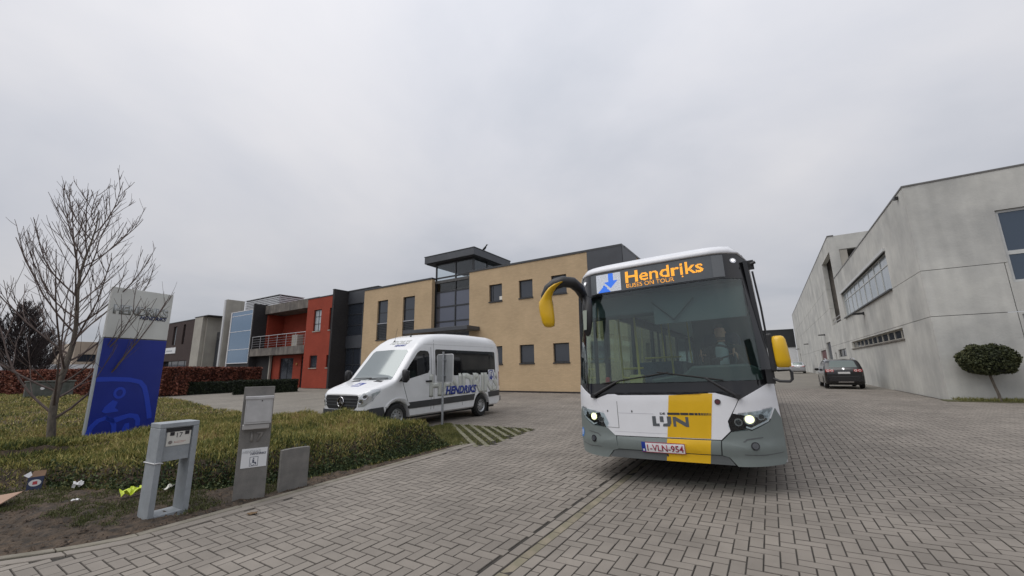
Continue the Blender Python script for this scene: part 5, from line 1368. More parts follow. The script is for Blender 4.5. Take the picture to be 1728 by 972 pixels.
for s in (1, -1):
    Ss = sidesurf(vt, s)
    P_ = lambda q: [(a, b) for a, b in q][::s]
    dw = patch('door_window', P_([(.98, 1.24), (1.10, 1.26), (1.63, 1.39), (2.08, 1.46), (2.13, 1.55), (2.13, 1.98), (2.08, 2.07), (1.95, 2.09), (1.76, 2.08), (1.66, 2.02), (1.17, 1.42)]), Ss, TINT, van, .004, .01, .1)
    patch('quarter_trim', P_([(1.0, 1.25), (1.10, 1.265), (1.2, 1.29), (1.2, 1.44), (1.17, 1.40)]), Ss, BLACKPL, dw, .008, .01, None)
    patch('side_window', P_(rpoly(2.38, 1.36, 5.5, 2.14, .06)), Ss, TINT, van, .004, .012, .12)
    for a in (3.55, 4.5): patch('window_divider', P_([(a, 1.38), (a + .03, 1.38), (a + .03, 2.12), (a, 2.12)]), Ss, BLACKGLOSS, van, .007, .004, None)
    patch('side_moulding', P_([(1.36, .52), (4.20, .56), (4.26, .75), (1.31, .69)]), Ss, DARKGREY, van, .014, .02, .15)
    patch('side_moulding', P_([(5.05, .60), (5.78, .62), (5.80, .80), (5.0, .77)]), Ss, DARKGREY, van, .014, .02, .15)
    for seam in ([(1.10, 1.25), (1.115, 1.25), (1.33, .70), (1.315, .70)], [(2.20, .34), (2.212, .34), (2.212, 2.2), (2.20, 2.2)], [(2.32, .34), (2.330, .34), (2.330, 2.42), (2.32, 2.42)], [(3.62, .34), (3.63, .34), (3.63, .54), (3.62, .54)]):
        patch('panel_gap', P_(seam), Ss, DARKGREY, van, .0015, .004, .15)
    patch('panel_gap', P_([(1.9, 2.27), (5.45, 2.30), (5.45, 2.308), (1.9, 2.278)]), Ss, mat('seam_grey', (.35, .36, .37), .6), van, .0015, .004, .15)  # roof joint drawn as a thin mid-grey line
    patch('door_handle', P_(rpoly(1.97, 1.20, 2.2, 1.245, .018)), Ss, BLACKPL, van, .03, .03, None)
    patch('bumper_side', P_([(.12, .36), (.56, .34), (.56, .50), (.52, .64), (.2, .62), (.12, .60)]), Ss, DARKGREY, van, .01, .02, .06)
    patch('wheel_flare', P_([(.98 + .49 * cos(a), .36 + .47 * sin(a)) for a in np.linspace(.62, pi - .62, 12)] + [(.98 + .445 * cos(a), .34 + .445 * sin(a)) for a in np.linspace(pi - .62, .62, 12)]), Ss, VW, van, .02, .03, .08)
    patch('tail_light', P_(rpoly(5.74, .95, 5.81, 1.45, .02)), Ss, mat('tail_red', (.25, .01, .015), .2), van, .006, .01, None)
# livery on the near side
GHOST = mat('livery_ghost', (0.60, 0.62, 0.575), .35); GHOSTL = mat('livery_ghost_light', (0.46, 0.48, 0.45), .35); LBLUE = mat('livery_blue', (0.012, 0.035, 0.27), .35)
def stext(name, body, a, b, w, h, m, off, surf, parent, step=None, **k):
    bm = text_bm(body, width=w, height=h, **k)
    for v in bm.verts: v.co.x += a; v.co.y += b
    return patch(name, None, surf, m, parent, off, .003, step=step, smooth=False, bm=bm)
stext('livery_lettering', 'HENDRIKS', 3.87, 1.10, 3.50, .66, GHOSTL, .0062, S, van, step=.12, bold=.06)
stext('livery_lettering', 'HENDRIKS', 3.87, 1.10, 3.44, .61, GHOST, .0085, S, van, step=.12, bold=.03)
stext('livery_lettering', 'HENDRIKS', 3.57, .92, 1.52, .25, LBLUE, .0115, S, van, step=.12, bold=.045, shear=.25)
def wheelchair(name, cx, cz, s, m, surf, parent, off):
    """small pictogram: a seated figure on a wheel under a van roof outline"""
    q = patch(name, [(cx - .5 * s, cz - .5 * s), (cx - .5 * s, cz + .35 * s), (cx - .3 * s, cz + .5 * s), (cx + .2 * s, cz + .5 * s), (cx + .42 * s, cz + .1 * s), (cx + .5 * s, cz - .5 * s),
                     (cx + .42 * s, cz - .5 * s), (cx + .34 * s, cz + .08 * s), (cx + .15 * s, cz + .42 * s), (cx - .27 * s, cz + .42 * s), (cx - .42 * s, cz + .3 * s), (cx - .42 * s, cz - .5 * s)], surf, m, parent, off, .003, None)
    patch('pictogram_head', circ(cx - .05 * s, cz + .22 * s, .09 * s, 12), surf, m, q, off, .003, None)
    patch('pictogram_body', [(cx - .15 * s, cz + .12 * s), (cx - .02 * s, cz + .1 * s), (cx - .02 * s, cz - .08 * s), (cx + .22 * s, cz - .1 * s), (cx + .22 * s, cz - .3 * s), (cx + .14 * s, cz - .3 * s), (cx + .13 * s, cz - .17 * s), (cx - .17 * s, cz - .16 * s)], surf, m, q, off, .003, None)
    ring_ = [(cx - .1 * s + .2 * s * cos(a), cz - .27 * s + .2 * s * sin(a)) for a in np.linspace(pi * .6, 2 * pi * .98, 12)]
    ring_ += [(cx - .1 * s + .14 * s * cos(a), cz - .27 * s + .14 * s * sin(a)) for a in np.linspace(2 * pi * .98, pi * .6, 12)]
    patch('pictogram_wheel', ring_, surf, m, q, off, .003, None)
    return q
ic = patch('livery_icon', rpoly(5.02, 1.15, 5.42, 1.52, .02), S, VW, van, .0135, .003, None)
wheelchair('pictogram', 5.22, 1.335, .34, LBLUE, S, ic, .017)
# front
gr = patch('grille', [(-.60, .66), (-.52, .60), (.52, .60), (.60, .66), (.66, .90), (.60, .935), (-.60, .935), (-.66, .90)], F_, BLACKPL, van, .006, .02, .1)
for z in (.68, .755, .83): patch('grille_bar', [(-.60 - (z - .66) * .2, z), (.60 + (z - .66) * .2, z), (.61 + (z - .66) * .2, z + .028), (-.61 - (z - .66) * .2, z + .028)], F_, DARKGREY, gr, .02, .02, .1)
em = patch('star_emblem', [(.12 * cos(a), .77 + .12 * sin(a)) for a in np.linspace(0, 2 * pi, 25)[:-1]], F_, BLACKGLOSS, gr, .024, .02, None)
MB().tube([(.12 * cos(a), -.035, .77 + .12 * sin(a)) for a in np.linspace(0, 2 * pi, 25)], .012, 6, cap=False).build('emblem_ring', CHROME, em, smooth=True)
for a in (90, 210, 330):
    MB().prism([(-.022, 0), (.022, 0), (0, .115)], -.045, -.03, 'y').build('emblem_ray', CHROME, em, rot=(0, -radians(a - 90), 0), loc=(0, 0, .77))
for s in (1, -1):
    hp = [(s * .655, .665), (s * .80, .68), (s * .905, .80), (s * .945, 1.02), (s * .935, 1.09), (s * .86, 1.07), (s * .76, 1.0), (s * .67, .86)]
    h = patch('headlight', hp[::s], F_, mat('headlight_glass', (0.55, 0.57, 0.58), .15, metal=.5), van, .008, .02, .05)
    for (cx, cz, r_) in ((.73, .79, .055), (.80, .90, .06)):
        patch('lamp', circ(s * cx, cz, r_, 14)[::s], F_, CHROME, h, .014, .012, None); patch('lamp_lens', circ(s * cx, cz, r_ * .6, 12)[::s], F_, mat('lamp_glass', (0.25, 0.26, 0.27)), h, .018, .006, None)
    mm = MB().loft(blob([((s * 1.20, 1.0, 1.22), .05, .04), ((s * 1.20, 1.0, 1.26), .09, .07), ((s * 1.2, 1.0, 1.42), .10, .08), ((s * 1.19, 1.0, 1.52), .095, .075), ((s * 1.18, 1.0, 1.56), .05, .04)])).build('wing_mirror', BLACKPL, van, smooth=True)
    MB().tube([(s * .95, 1.1, 1.27), (s * 1.15, 1.02, 1.30)], .03, 8).build('mirror_arm', BLACKPL, mm)
    MB().prism(rpoly(s * 1.2 - .075, 1.27, s * 1.2 + .075, 1.52, .03), 1.072, 1.078, 'y').build('mirror_glass', CHROME, mm)
    TS = topsurf(vt)
    patch('bonnet_vent', [(s * .28, .72), (s * .62, .69), (s * .60, .80), (s * .34, .81)][::s], TS, BLACKPL, van, .004, .01, None)
patch('front_bumper', [(-.88, .345), (.88, .345), (.90, .50), (.86, .585), (.5, .575), (-.5, .575), (-.86, .585), (-.90, .50)], F_, DARKGREY, van, .03, .05, .08, bevel=.01)
patch('windscreen', [(-.80, 1.30), (-.4, 1.285), (.4, 1.285), (.80, 1.30), (.72, 2.06), (.66, 2.11), (0, 2.125), (-.66, 2.11), (-.72, 2.06)], F_, WSV, van, .004, .01, .08)
for x0, x1 in ((-.72, .0), (-.05, .66)): MB().tube([(x0, .84, 1.315), ((x0 + x1) / 2, .845, 1.34), (x1, .88, 1.345)], .012, 6).build('wiper', BLACKPL, van)
TSf = topsurf(vt)
hi = patch('bonnet_icon', [(-.17, .36), (.15, .36), (.15, .62), (-.13, .62)], TSf, LBLUE, van, .004, .004, None)
for (P_) in ([(-.13, .40), (.12, .40), (.12, .44), (-.13, .44)], [(-.02, .46), (.04, .46), (.04, .56), (-.02, .56)], [(-.10, .47), (-.06, .45), (.0, .52), (-.04, .53)]): patch('icon_mark', P_, TSf, VW, hi, .0065, .003, None)
stext('roof_lettering', 'HENDRIKS', .10, 2.35, .80, .11, GHOSTL, .004, F_, van, bold=.03, shear=.2)
stext('roof_lettering', 'HENDRIKS', .22, 2.25, .46, .055, LBLUE, .004, F_, van, bold=.02, shear=.25)
for (x, y) in ((-.25, 1.85), (.12, 2.15)):
    a = MB().tube([(x, y, zt(y) - .02), (x, y + .03, zt(y) + .05)], [.035, .018], 8).build('aerial', BLACKPL, van)
    MB().tube([(x, y + .03, zt(y) + .05), (x + .01, y + .1, zt(y) + .42)], .005, 5).build('rod', BLACKPL, a)
for s in (1, -1):
    for y in (.98, 4.65): wheel(van, (s * .86, y, .345), .345, .22, mat('steel_rim', (.42, .43, .44), .4, .7), s, 10)
bxo('underbody', (-.8, .3, .24), (.8, 5.6, .36), BLACKPL, van)
MB().box((-.9, 5.80, .42), (.9, 5.92, .60)).build('rear_bumper', DARKGREY, van, bevel=.03)
for s in (1, -1): MB().box((s * .86 - .1, 5.06, .12), (s * .86 + .1, 5.08, .42)).build('mud_flap', RUBBER, van)

# ---- parked cars (rear towards the lane)
def car(label, loc, paint, plate, rails):
    c = thing('parked_car', label, 'car', loc, 0.0, group=None)
    ys = sorted(set(list(np.linspace(0, 1.35, 26)) + list(np.linspace(1.35, 2.8, 10)) + list(np.linspace(2.8, 4.2, 24))))
    zt = lerp_tab([(0, .92), (.04, 1.0), (.10, 1.10), (.40, 1.46), (.52, 1.53), (.8, 1.57), (1.6, 1.60), (2.2, 1.56), (2.6, 1.42), (3.2, 1.05), (3.35, 1.0), (3.9, .9), (4.12, .78), (4.2, .62)])
    zb = lerp_tab([(0, .36), (.08, .26), (4.05, .24), (4.2, .34)])
    wd = lerp_tab([(0, .74), (.05, .80), (.15, .85), (.4, .875), (3.6, .875), (4.0, .8), (4.2, .62)])
    rad = lerp_tab([(0, .10), (.3, .12), (.6, .16), (2.2, .16), (3.2, .1), (4.2, .1)])
    def tum(y, z): return 1 - .22 * max(0, (z - .92) / .68) ** 1.1 - .03 * max(0, (.5 - z) / .3) ** 2
    b_ = hull('body', paint, c, ys, zt, zb, wd, tum, rad, (.78, 3.36), .36, .31); t = bvh_of(b_)
    Rr_ = frontsurf(t, -2)
    patch('rear_window', [(-.60, 1.14), (.60, 1.14), (.53, 1.46), (.44, 1.50), (-.44, 1.50), (-.53, 1.46)], Rr_, mat('car_rear_glass', (0.16, 0.19, 0.18), .06, metal=.5), c, .004, .01, .08)
    TL = mat('car_tail_red', (.30, .012, .015), .2); TLW = mat('car_tail_white', (.65, .55, .52), .2)
    for s in (-1, 1):
        tl = patch('tail_light', [(s * .42, .90), (s * .78, .89), (s * .79, 1.04), (s * .42, 1.02)][::s], Rr_, TL, c, .006, .02, .06)
        for x in (.51, .68): patch('lamp_ring', circ(s * x, .965, .06, 14)[::s], Rr_, TLW, tl, .012, .012, None); patch('lamp', circ(s * x, .965, .036, 12)[::s], Rr_, TL, tl, .018, .01, None)
        Ss = sidesurf(t, s)
        patch('side_window', [(.55, 1.06), (1.5, 1.0), (1.5, 1.45), (.8, 1.44)][::s], Ss, TINT, c, .003, .01, .1); patch('side_window', [(1.56, 1.0), (2.85, .98), (2.35, 1.38), (1.56, 1.45)][::s], Ss, TINT, c, .003, .01, .1)
        wm = MB().loft(blob([((s * .98, 2.55, .95), .05, .03), ((s * .98, 2.55, .99), .10, .06), ((s * .98, 2.55, 1.08), .10, .06), ((s * .98, 2.55, 1.11), .05, .03)])).build('wing_mirror', paint, c, smooth=True)
        MB().tube([(s * .82, 2.6, 1.0), (s * .95, 2.56, 1.0)], .025, 6).build('mirror_arm', BLACKPL, wm)
        if rails: MB().tube([(s * .62, .65, 1.50), (s * .62, .75, 1.60), (s * .63, 1.2, 1.645), (s * .62, 2.0, 1.62), (s * .61, 2.1, 1.56)], .018, 6).build('roof_rail', CHROME, c, smooth=True)
        for y in (.78, 3.36): wheel(c, (s * .77, y, .31), .31, .2, ALU, s, 5)
    patch('number_plate', rpoly(-.26, .80, .26, .90, .008), Rr_, plate, c, .008, .01, None)
    patch('badge', circ(0, 1.06, .05, 14), Rr_, CHROME, c, .01, .012, None)
    patch('rear_bumper', [(-.78, .40), (.78, .40), (.80, .66), (-.80, .66)], Rr_, paint, c, .03, .04, .08, bevel=.008)
    patch('bumper_trim', [(-.3, .36), (.35, .36), (.35, .385), (-.3, .385)], Rr_, CHROME, c, .03, .02, None)
    bxo('underbody', (-.7, .2, .2), (.7, 4.0, .32), BLACKPL, c)
    return c
car('black hatchback parked beside the concrete wall under the ribbon window', (3.35, 28.4, gz(3.3, 29)), mat('car_black', (.010, .010, .012), .18, coat=.6), mat('plate_pale', (.7, .7, .7), .5), True)
car('silver hatchback parked far down the lane by the warehouse', (3.3, 70, gz(3.3, 71)), mat('car_silver', (.42, .43, .45), .3, .6), mat('plate_pale', (.7, .7, .7)), False)

# ================================================================== STREET FURNITURE AND SIGNS
# ---- totem sign
tw_ = 1.25
sg = thing('totem_sign', 'tall blue and white company totem with a wheelchair pictogram standing in the shrubs', 'sign', (-12.53, 2.73, 0.0), atan2(1.22, -.26))
SBLUE = mat('sign_blue', (0.009, 0.024, 0.25), .35, var=.08, vscale=1.2); SBL2 = mat('sign_blue_light', (0.018, 0.055, 0.48), .35); SWH = mat('sign_panel_white', (0.66, 0.67, 0.64), .5, streak=.12)
bxo('lower_panel', (.004, 0, -.1), (tw_ - .004, .08, 2.35), SBLUE, sg, bevel=.01)
bxo('upper_panel', (.004, 0.004, 2.37), (tw_ - .004, .076, 3.53), SWH, sg, bevel=.01)
bxo('joint', (.01, .01, 2.34), (tw_ - .01, .07, 2.38), DARKGREY, sg)
bxo('side_trim', (-.03, .005, -.1), (.003, .075, 2.36), mat('trim_pale', (.5, .55, .6), .35, .4), sg)
X1, Z1 = (1, 0, 0), (0, 0, 1)
text_on('sign_lettering', 'HENDRIKS', mat('sign_letter_grey', (.26, .28, .28), .5), sg, (.63, -.001, 3.02), X1, Z1, width=1.10, height=.22, bold=.06)
text_on('sign_lettering', 'HENDRIKS', mat('sign_letter_light', (.50, .52, .52), .5), sg, (.63, -.0045, 3.02), X1, Z1, width=1.06, height=.185, bold=.015)
text_on('sign_lettering', 'HENDRIKS', mat('sign_letter_navy', (.01, .02, .10), .5), sg, (.88, -.006, 2.875), X1, Z1, width=.56, height=.085, bold=.03, shear=.3)
def flat(name, poly, m, parent, d=.006): return MB().prism(poly, -d, -.0005, 'y').build(name, m, parent)
def band(P, w):
    """outline of a thick polyline"""
    L_, R_ = [], []
    for i in range(len(P)):
        a = Vector(P[max(i - 1, 0)]); b_ = Vector(P[min(i + 1, len(P) - 1)]); t = (b_ - a).normalized(); n_ = Vector((-t.y, t.x)) * w / 2
        L_.append((P[i][0] + n_.x, P[i][1] + n_.y)); R_.append((P[i][0] - n_.x, P[i][1] - n_.y))
    return L_ + R_[::-1]
flat('pictogram_roof', band([(.01, 1.44), (.3, 1.44), (.6, 1.42), (.82, 1.36), (.92, 1.24), (1.0, 1.0), (1.10, .62), (1.12, .50)], .10), SBL2, sg)
flat('pictogram_head', circ(.46, 1.13, .115, 22, .13), SBL2, sg); flat('pictogram_face', circ(.46, 1.13, .06, 18, .075), SBLUE, sg, .008)
flat('pictogram_torso', [(.36, .98), (.46, .93), (.42, .80), (.48, .76), (.50, .72), (.26, .70), (.20, .74), (.24, .84)], SBL2, sg)
flat('pictogram_leg', [(.28, .66), (.40, .58), (.72, .66), (.88, .62), (.94, .50), (.95, .36), (.86, .36), (.85, .48), (.80, .54), (.70, .56), (.44, .46), (.30, .54)], SBL2, sg)
flat('pictogram_wheel', band([(.03, .26), (.06, .42), (.16, .55), (.30, .60), (.40, .54), (.46, .42), (.48, .26)], .09), SBL2, sg)
flat('pictogram_foot', [(.60, .26), (.66, .44), (.74, .44), (.76, .26)], SBL2, sg)
# ---- number 17 mailbox frame
CG = mat('mailbox_grey', (0.30, 0.325, 0.345), .6, var=.09, vscale=9, bump=.1, bscale=60, streak=.10)
mb_ = thing('mailbox', 'grey concrete mailbox frame marked 17 with an open lower half', 'mailbox', (-5.766, 1.842, 0.0), radians(92))
Wm, Dm, Hm = .37, .26, .985
bxo('post', (0, 0, -.05), (.055, Dm, Hm - .052), CG, mb_, bevel=.005); bxo('post', (Wm - .055, 0, -.05), (Wm, Dm, Hm - .052), CG, mb_, bevel=.005)
bxo('top', (0, 0, Hm - .05), (Wm, Dm, Hm), CG, mb_, bevel=.005); bxo('base', (.057, .002, -.03), (Wm - .057, Dm - .002, .03), CG, mb_, bevel=.004)
bxo('box', (.057, .03, .575), (Wm - .057, Dm - .005, Hm - .052), CG, mb_, bevel=.004)
bxo('slot', (.07, .026, .885), (Wm - .062, .034, .925), BLACKPL, mb_)
pp = bxo('plate', (.078, .022, .735), (Wm - .066, .031, .884), mat('plate_cream', (.62, .61, .56), .5), mb_)
for x0 in (.105, .245): bxo('clip', (x0, .018, .845), (x0 + .04, .0218, .883), BLACKPL, pp)
text_on('plate_lettering', '17', mat('ink', (.05, .05, .055), .6), pp, (.196, .0215, .846), X1, Z1, width=.055, height=.05, bold=.0)
flat('plate_logo', circ(.115, .775, .018, 14), mat('logo_ink', (.2, .18, .17), .6), pp); pp.children[-1].location.y = .0218
text_on('plate_lettering', 'A', mat('logo_red', (.45, .2, .17), .6), pp, (.158, .0215, .772), X1, Z1, width=.016, height=.02)
for k in range(2): bxo('plate_line', (.172, .0213, .776 - .014 * k), (.262 - .02 * k, .0218, .780 - .014 * k), mat('logo_red', (.45, .2, .17)), pp)
MB().tube([(-.008, -.008, .572), (-.008, Dm + .008, .568), (.0, Dm + .01, .568), (.06, Dm + .008, .57), (.062, -.008, .566), (.03, -.012, .575), (-.008, -.008, .572)], .006, 6).build('wire_tie', mat('tie_white', (.6, .6, .6), .5), mb_)
# ---- slab mailbox
SL = mat('slab_concrete', (0.225, 0.215, 0.20), .85, col2=(.165, .16, .15), vscale=7, bump=.25, bscale=80, streak=.12)
sb_ = thing('mailbox', 'steel letterbox on a tall leaning concrete slab with raised 17 and white plaque', 'mailbox', (-5.662, 2.606, 0.0), atan2(.309, .134))
bxo('slab', (0, 0, -.1), (.335, .055, 1.35), SL, sb_, bevel=.004)
STB = mat('box_steel', (.50, .50, .50), .42, .35, var=.08, vscale=8, streak=.1)
lb = bxo('letterbox', (.03, -.105, .90), (.32, -.001, 1.225), STB, sb_, bevel=.006)
bxo('door', (.045, -.112, .925), (.305, -.1055, 1.20), STB, lb, bevel=.003); bxo('lid', (.022, -.125, 1.20), (.328, -.0, 1.236), STB, lb, bevel=.005)
bxo('newspaper_tray', (.02, -.09, .835), (.305, -.001, .897), mat('tray_steel', (.42, .41, .40), .45, .3), lb, bevel=.01); MB().lathe([(.008, -.004), (.008, .004)], (.2, -.115, 1.178), 10, 'y').build('lock', BLACKPL, lb)
text_on('number_relief', '17', mat('relief_grey', (.26, .25, .235), .85), sb_, (.19, 0, .735), X1, Z1, width=.14, height=.115, thick=.012, bold=.02)
pq = bxo('plaque', (.045, -.008, .375), (.318, -.001, .60), mat('plaque_white', (.72, .73, .74), .4), sb_)
text_on('plaque_lettering', 'HENDRIKS', mat('plaque_pale', (.5, .52, .54), .6), pq, (.15, -.0085, .565), X1, Z1, width=.19, height=.032, bold=.02)
text_on('plaque_lettering', 'HENDRIKS', mat('plaque_ink', (.06, .07, .11), .6), pq, (.22, -.0085, .535), X1, Z1, width=.17, height=.024, bold=.02, shear=.3)
flat('pictogram_frame', [(.135, .39), (.225, .39), (.225, .50), (.135, .50)], mat('plaque_ink', (.06, .07, .11)), pq, .0095); flat('pictogram_field', [(.14, .395), (.22, .395), (.22, .495), (.14, .495)], mat('plaque_white', (.72, .73, .74)), pq, .0105)
flat('pictogram_figure', [(.165, .47), (.185, .465), (.182, .44), (.205, .436), (.21, .405), (.2, .405), (.195, .425), (.165, .428)], mat('plaque_ink', (.06, .07, .11)), pq, .0115); flat('pictogram_head', circ(.176, .481, .008, 10), mat('plaque_ink', (.06, .07, .11)), pq, .0115)
flat('pictogram_wheel', band([(.155, .432), (.15, .415), (.158, .402), (.175, .4), (.187, .408), (.19, .42)], .006), mat('plaque_ink', (.06, .07, .11)), pq, .0115)
ss = MB(); top_ = [(x, .515 + .006 * sin(x * 9)) for x in np.linspace(.37, 0, 9)]
ss.prism([(0, -.1), (.37, -.1)] + top_, 0, .06, 'y'); o = ss.build('concrete_slab', SL, None, bevel=.004)
o.location = (-5.568, 3.108, 0); o.rotation_euler = (0, 0, radians(86)); tag(o, 'low bare concrete slab standing upright beside the letterbox slab', 'slab')
# ---- sign post seen from the back
sp = thing('sign_post', 'galvanised post with the blank grey back of a parking sign', 'sign', (-7.99, 8.91, 0.0))
MB().tube([(0, 0, -.1), (0, 0, 2.04)], .032, 12).build('post', GALV, sp, smooth=True)
MB().prism(rpoly(-.275, 1.18, .335, 1.97, .045), .045, .056, 'y').build('plate', mat('sign_back', (.36, .375, .385), .45, .4, var=.06), sp)
rim = [(-.275 + .0, 0), ]
MB().tube([(a, .05, b) for a, b in rpoly(-.275, 1.18, .335, 1.97, .045)] + [(.335, .05, 1.97 - .045)], .014, 6, cap=False).build('rim', mat('rim_pale', (.62, .63, .64), .4, .2), sp, smooth=True)
for z in (1.35, 1.8): MB().box((-.06, -.036, z), (.06, .044, z + .035)).build('clamp', GALV, sp)
MB().lathe([(.034, 2.04), (.034, 2.055), (.01, 2.065)], (0, 0, 0), 12).build('cap', DARKGREY, sp)
# ---- utility cabinet by the red hedge
ub = thing('utility_box', 'low weathered concrete utility box in front of the red hedge', 'utility box', (-41.5, 6.9, 0.0), radians(84))
bxo('body', (-1.1, 0, -.1), (1.1, .9, 1.15), mat('mossy_concrete', (.15, .16, .145), .9, col2=(.09, .10, .085), vscale=2, streak=.3), ub, bevel=.03); bxo('lid', (-1.16, -.06, 1.152), (1.16, .96, 1.25), mat('mossy_concrete', (.15, .16, .145)), ub, bevel=.02)
MB().lathe([(.10, -.02), (.10, .0)], (-.35, -.002, .75), 14, 'y').build('marker_disc', WHITE, ub)
# ---- litter
bx_ = thing('carton', 'torn dark blue carton with a white oval lying against the shrubs', 'carton', (-8.62, 1.47, 0.0), radians(76)); bx_.scale = (.68, .68, .72)
MB().prism([(-.10, 0), (.10, .0), (.11, .26), (-.105, .255)], 0, .09, 'y').build('box', mat('carton_navy', (.02, .03, .075), .6, var=.2, vscale=12), bx_, rot=(radians(-12), 0, 0))
MB().prism(circ(0, .15, .085, 18, .06), -.004, -.001, 'y').build('oval', mat('carton_white', (.6, .6, .6), .6), bx_, rot=(radians(-12), 0, 0)); MB().prism([(-.03, .12), (.035, .12), (.03, .18), (-.03, .175)], -.007, -.0045, 'y').build('mark', mat('carton_red', (.4, .05, .06), .6), bx_, rot=(radians(-12), 0, 0))
MB().prism([(-.105, .256), (.11, .262), (.12, .38), (-.05, .385)], .05, .056, 'y').build('flap', mat('cardboard', (.30, .19, .12), .8, var=.1), bx_, rot=(radians(-20), 0, 0))
MB().prism([(-.18, .31), (-.1, .257), (-.06, .3), (-.09, .37)], .03, .034, 'y').build('torn_lining', WHITE, bx_, rot=(radians(-16), 0, 0))
def crumple(name, label, cat, loc, size, m, seed, flatn=.5):
    rng = random.Random(seed); V, F = [], []; n_, k_ = 9, 7
    for i in range(n_):
        for j in range(k_):
            V.append(((i / (n_ - 1) - .5) * size[0] * (1 + rng.uniform(-.15, .15)), (j / (k_ - 1) - .5) * size[1] * (1 + rng.uniform(-.2, .2)), size[2] * (rng.random() * flatn + .5 * sin(i * 1.1 + seed) * sin(j * .9 + seed) + .4)))
    for i in range(n_ - 1):
        for j in range(k_ - 1): F.append((i * k_ + j, i * k_ + j + 1, (i + 1) * k_ + j + 1, (i + 1) * k_ + j))
    m_ = MB(); m_.add(V, F); o = m_.build(name, m, None); o.location = loc; o.rotation_euler = (0, 0, rng.uniform(0, 3)); so = o.modifiers.new('solid', 'SOLIDIFY'); so.thickness = .003
    return tag(o, label, cat)
LW = mat('litter_white', (.74, .74, .74), .7)
crumple('litter', 'crumpled white tissue on the soil beside the blue carton', 'litter', (-8.12, 1.79, .045), (.13, .10, .07), LW, 3)
crumple('litter', 'bright yellow-green plastic scrap behind the mailbox frame', 'litter', (-7.02, 2.05, .04), (.20, .16, .07), mat('litter_lime', (.48, .58, .03), .5), 5)
crumple('litter', 'long white paper strip on the soil behind the mailbox frame', 'litter', (-6.90, 2.40, .05), (.30, .05, .04), mat('litter_cream', (.62, .61, .55), .7), 9)
crumple('litter', 'small white scrap lying on open soil', 'litter', (-7.35, 1.62, .03), (.08, .035, .02), LW, 12)
cs = MB().box((-.34, -.26, 0), (.22, .2, .012)).build('cardboard_sheet', mat('cardboard_tan', (.34, .22, .155), .8, var=.08), None, bevel=.002)
cs.location = (-7.92, .98, .06); cs.rotation_euler = (radians(16), radians(-8), radians(40)); tag(cs, 'flat tan cardboard sheet lying on the soil at the edge of the bed', 'cardboard')
lf = crumple('fallen_leaf', 'single brown leaf lying on the grey pavers', 'leaf', (-5.0, 2.52, .01), (.09, .06, .012), mat('leaf_brown', (.16, .10, .05), .8), 4)

# ================================================================== TREES, HEDGES
BARK = mat('bark', (0.17, 0.145, 0.115), .9, col2=(.09, .078, .066), vscale=18, stretch=(1, 1, .3), bump=.5, bscale=50)
TWIG = mat('twig_bark', (0.125, 0.095, 0.085), .85, var=.2)
def limb(m, p, d, L_, r0, r1, seg, wob, rng, up=.15, n=6):
    pts = [Vector(p)]; d = Vector(d).normalized()
    for i in range(seg):
        d = (d + Vector((rng.gauss(0, wob), rng.gauss(0, wob), rng.gauss(0, wob) + up / seg * 2))).normalized(); pts.append(pts[-1] + d * L_ / seg)
    m.tube(pts, [r0 + (r1 - r0) * i / seg for i in range(seg + 1)], n, cap=False); return pts, d
def bare_tree(label, loc, seed, H, spread, n1, n2, n3, trunk_r, tw, rotz=0, group=None, f0=.14, twmin=.005, el0=30, curl=.5):
    rng = random.Random(seed); t = thing('bare_tree', label, 'tree', loc, rotz, group)
    m = MB(); tr = [Vector((.05 * sin(i * .9 + seed), .05 * cos(i * .7 + seed), -.1 + (H + .1) * i / 14)) for i in range(15)]
    m.tube(tr, [trunk_r * (1.25 if i == 0 else 1) * (1 - .88 * (i / 14) ** .8) for i in range(15)], 10, cap=False); m.build('trunk', BARK, t, smooth=True)
    cr = MB()
    def at_h(f):
        q = f * 14; i = min(int(q), 13); return tr[i].lerp(tr[i + 1], q - i)
    for k in range(n1):
        f = f0 + (.93 - f0) * (k / (n1 - 1)) ** 1.05
        p = at_h(f); az = k * 2.4 + rng.uniform(-.4, .4); el = radians(el0 + rng.uniform(-8, 12) + 22 * f)
        L_ = spread * (1.0 - .66 * f) * rng.uniform(.82, 1.15); r_ = trunk_r * .30 * (1.15 - .75 * f)
        pts, d = limb(cr, p, (cos(az) * cos(el), sin(az) * cos(el), sin(el)), L_, r_, twmin, 9, .055, rng, up=curl)
        for q in range(n2):
            g = .2 + .75 * q / n2 + rng.uniform(-.03, .03); i = min(int(g * 9), 8); p2 = pts[i].lerp(pts[i + 1], g * 9 - i)
            dd = (pts[i + 1] - pts[i]).normalized(); sd = Vector((-dd.y, dd.x, 0)); sd = sd.normalized() * (1 if q % 2 else -1) if sd.length > .01 else Vector((1, 0, 0))
            d2 = dd * .9 + sd * rng.uniform(.35, .75) + Vector((0, 0, rng.uniform(-.05, .45)))
            L2 = L_ * rng.uniform(.30, .55) * (1.15 - .5 * g)
            pts2, dd2 = limb(cr, p2, d2, L2, max(twmin * 1.1, r_ * .34), twmin * .7, 5, .06, rng, up=.25, n=4)
            for w in range(n3):
                g2 = rng.uniform(.15, .9); i2 = min(int(g2 * 5), 4); p3 = pts2[i2].lerp(pts2[i2 + 1], g2 * 5 - i2)
                d3 = (pts2[i2 + 1] - pts2[i2]).normalized() + Vector((rng.gauss(0, .45), rng.gauss(0, .45), rng.uniform(-.1, .45)))
                limb(cr, p3, d3, L2 * rng.uniform(.25, .5), twmin * .8, twmin * .5, 3, .06, rng, up=.1, n=3)
    cr.build('crown', tw, t)
    return t
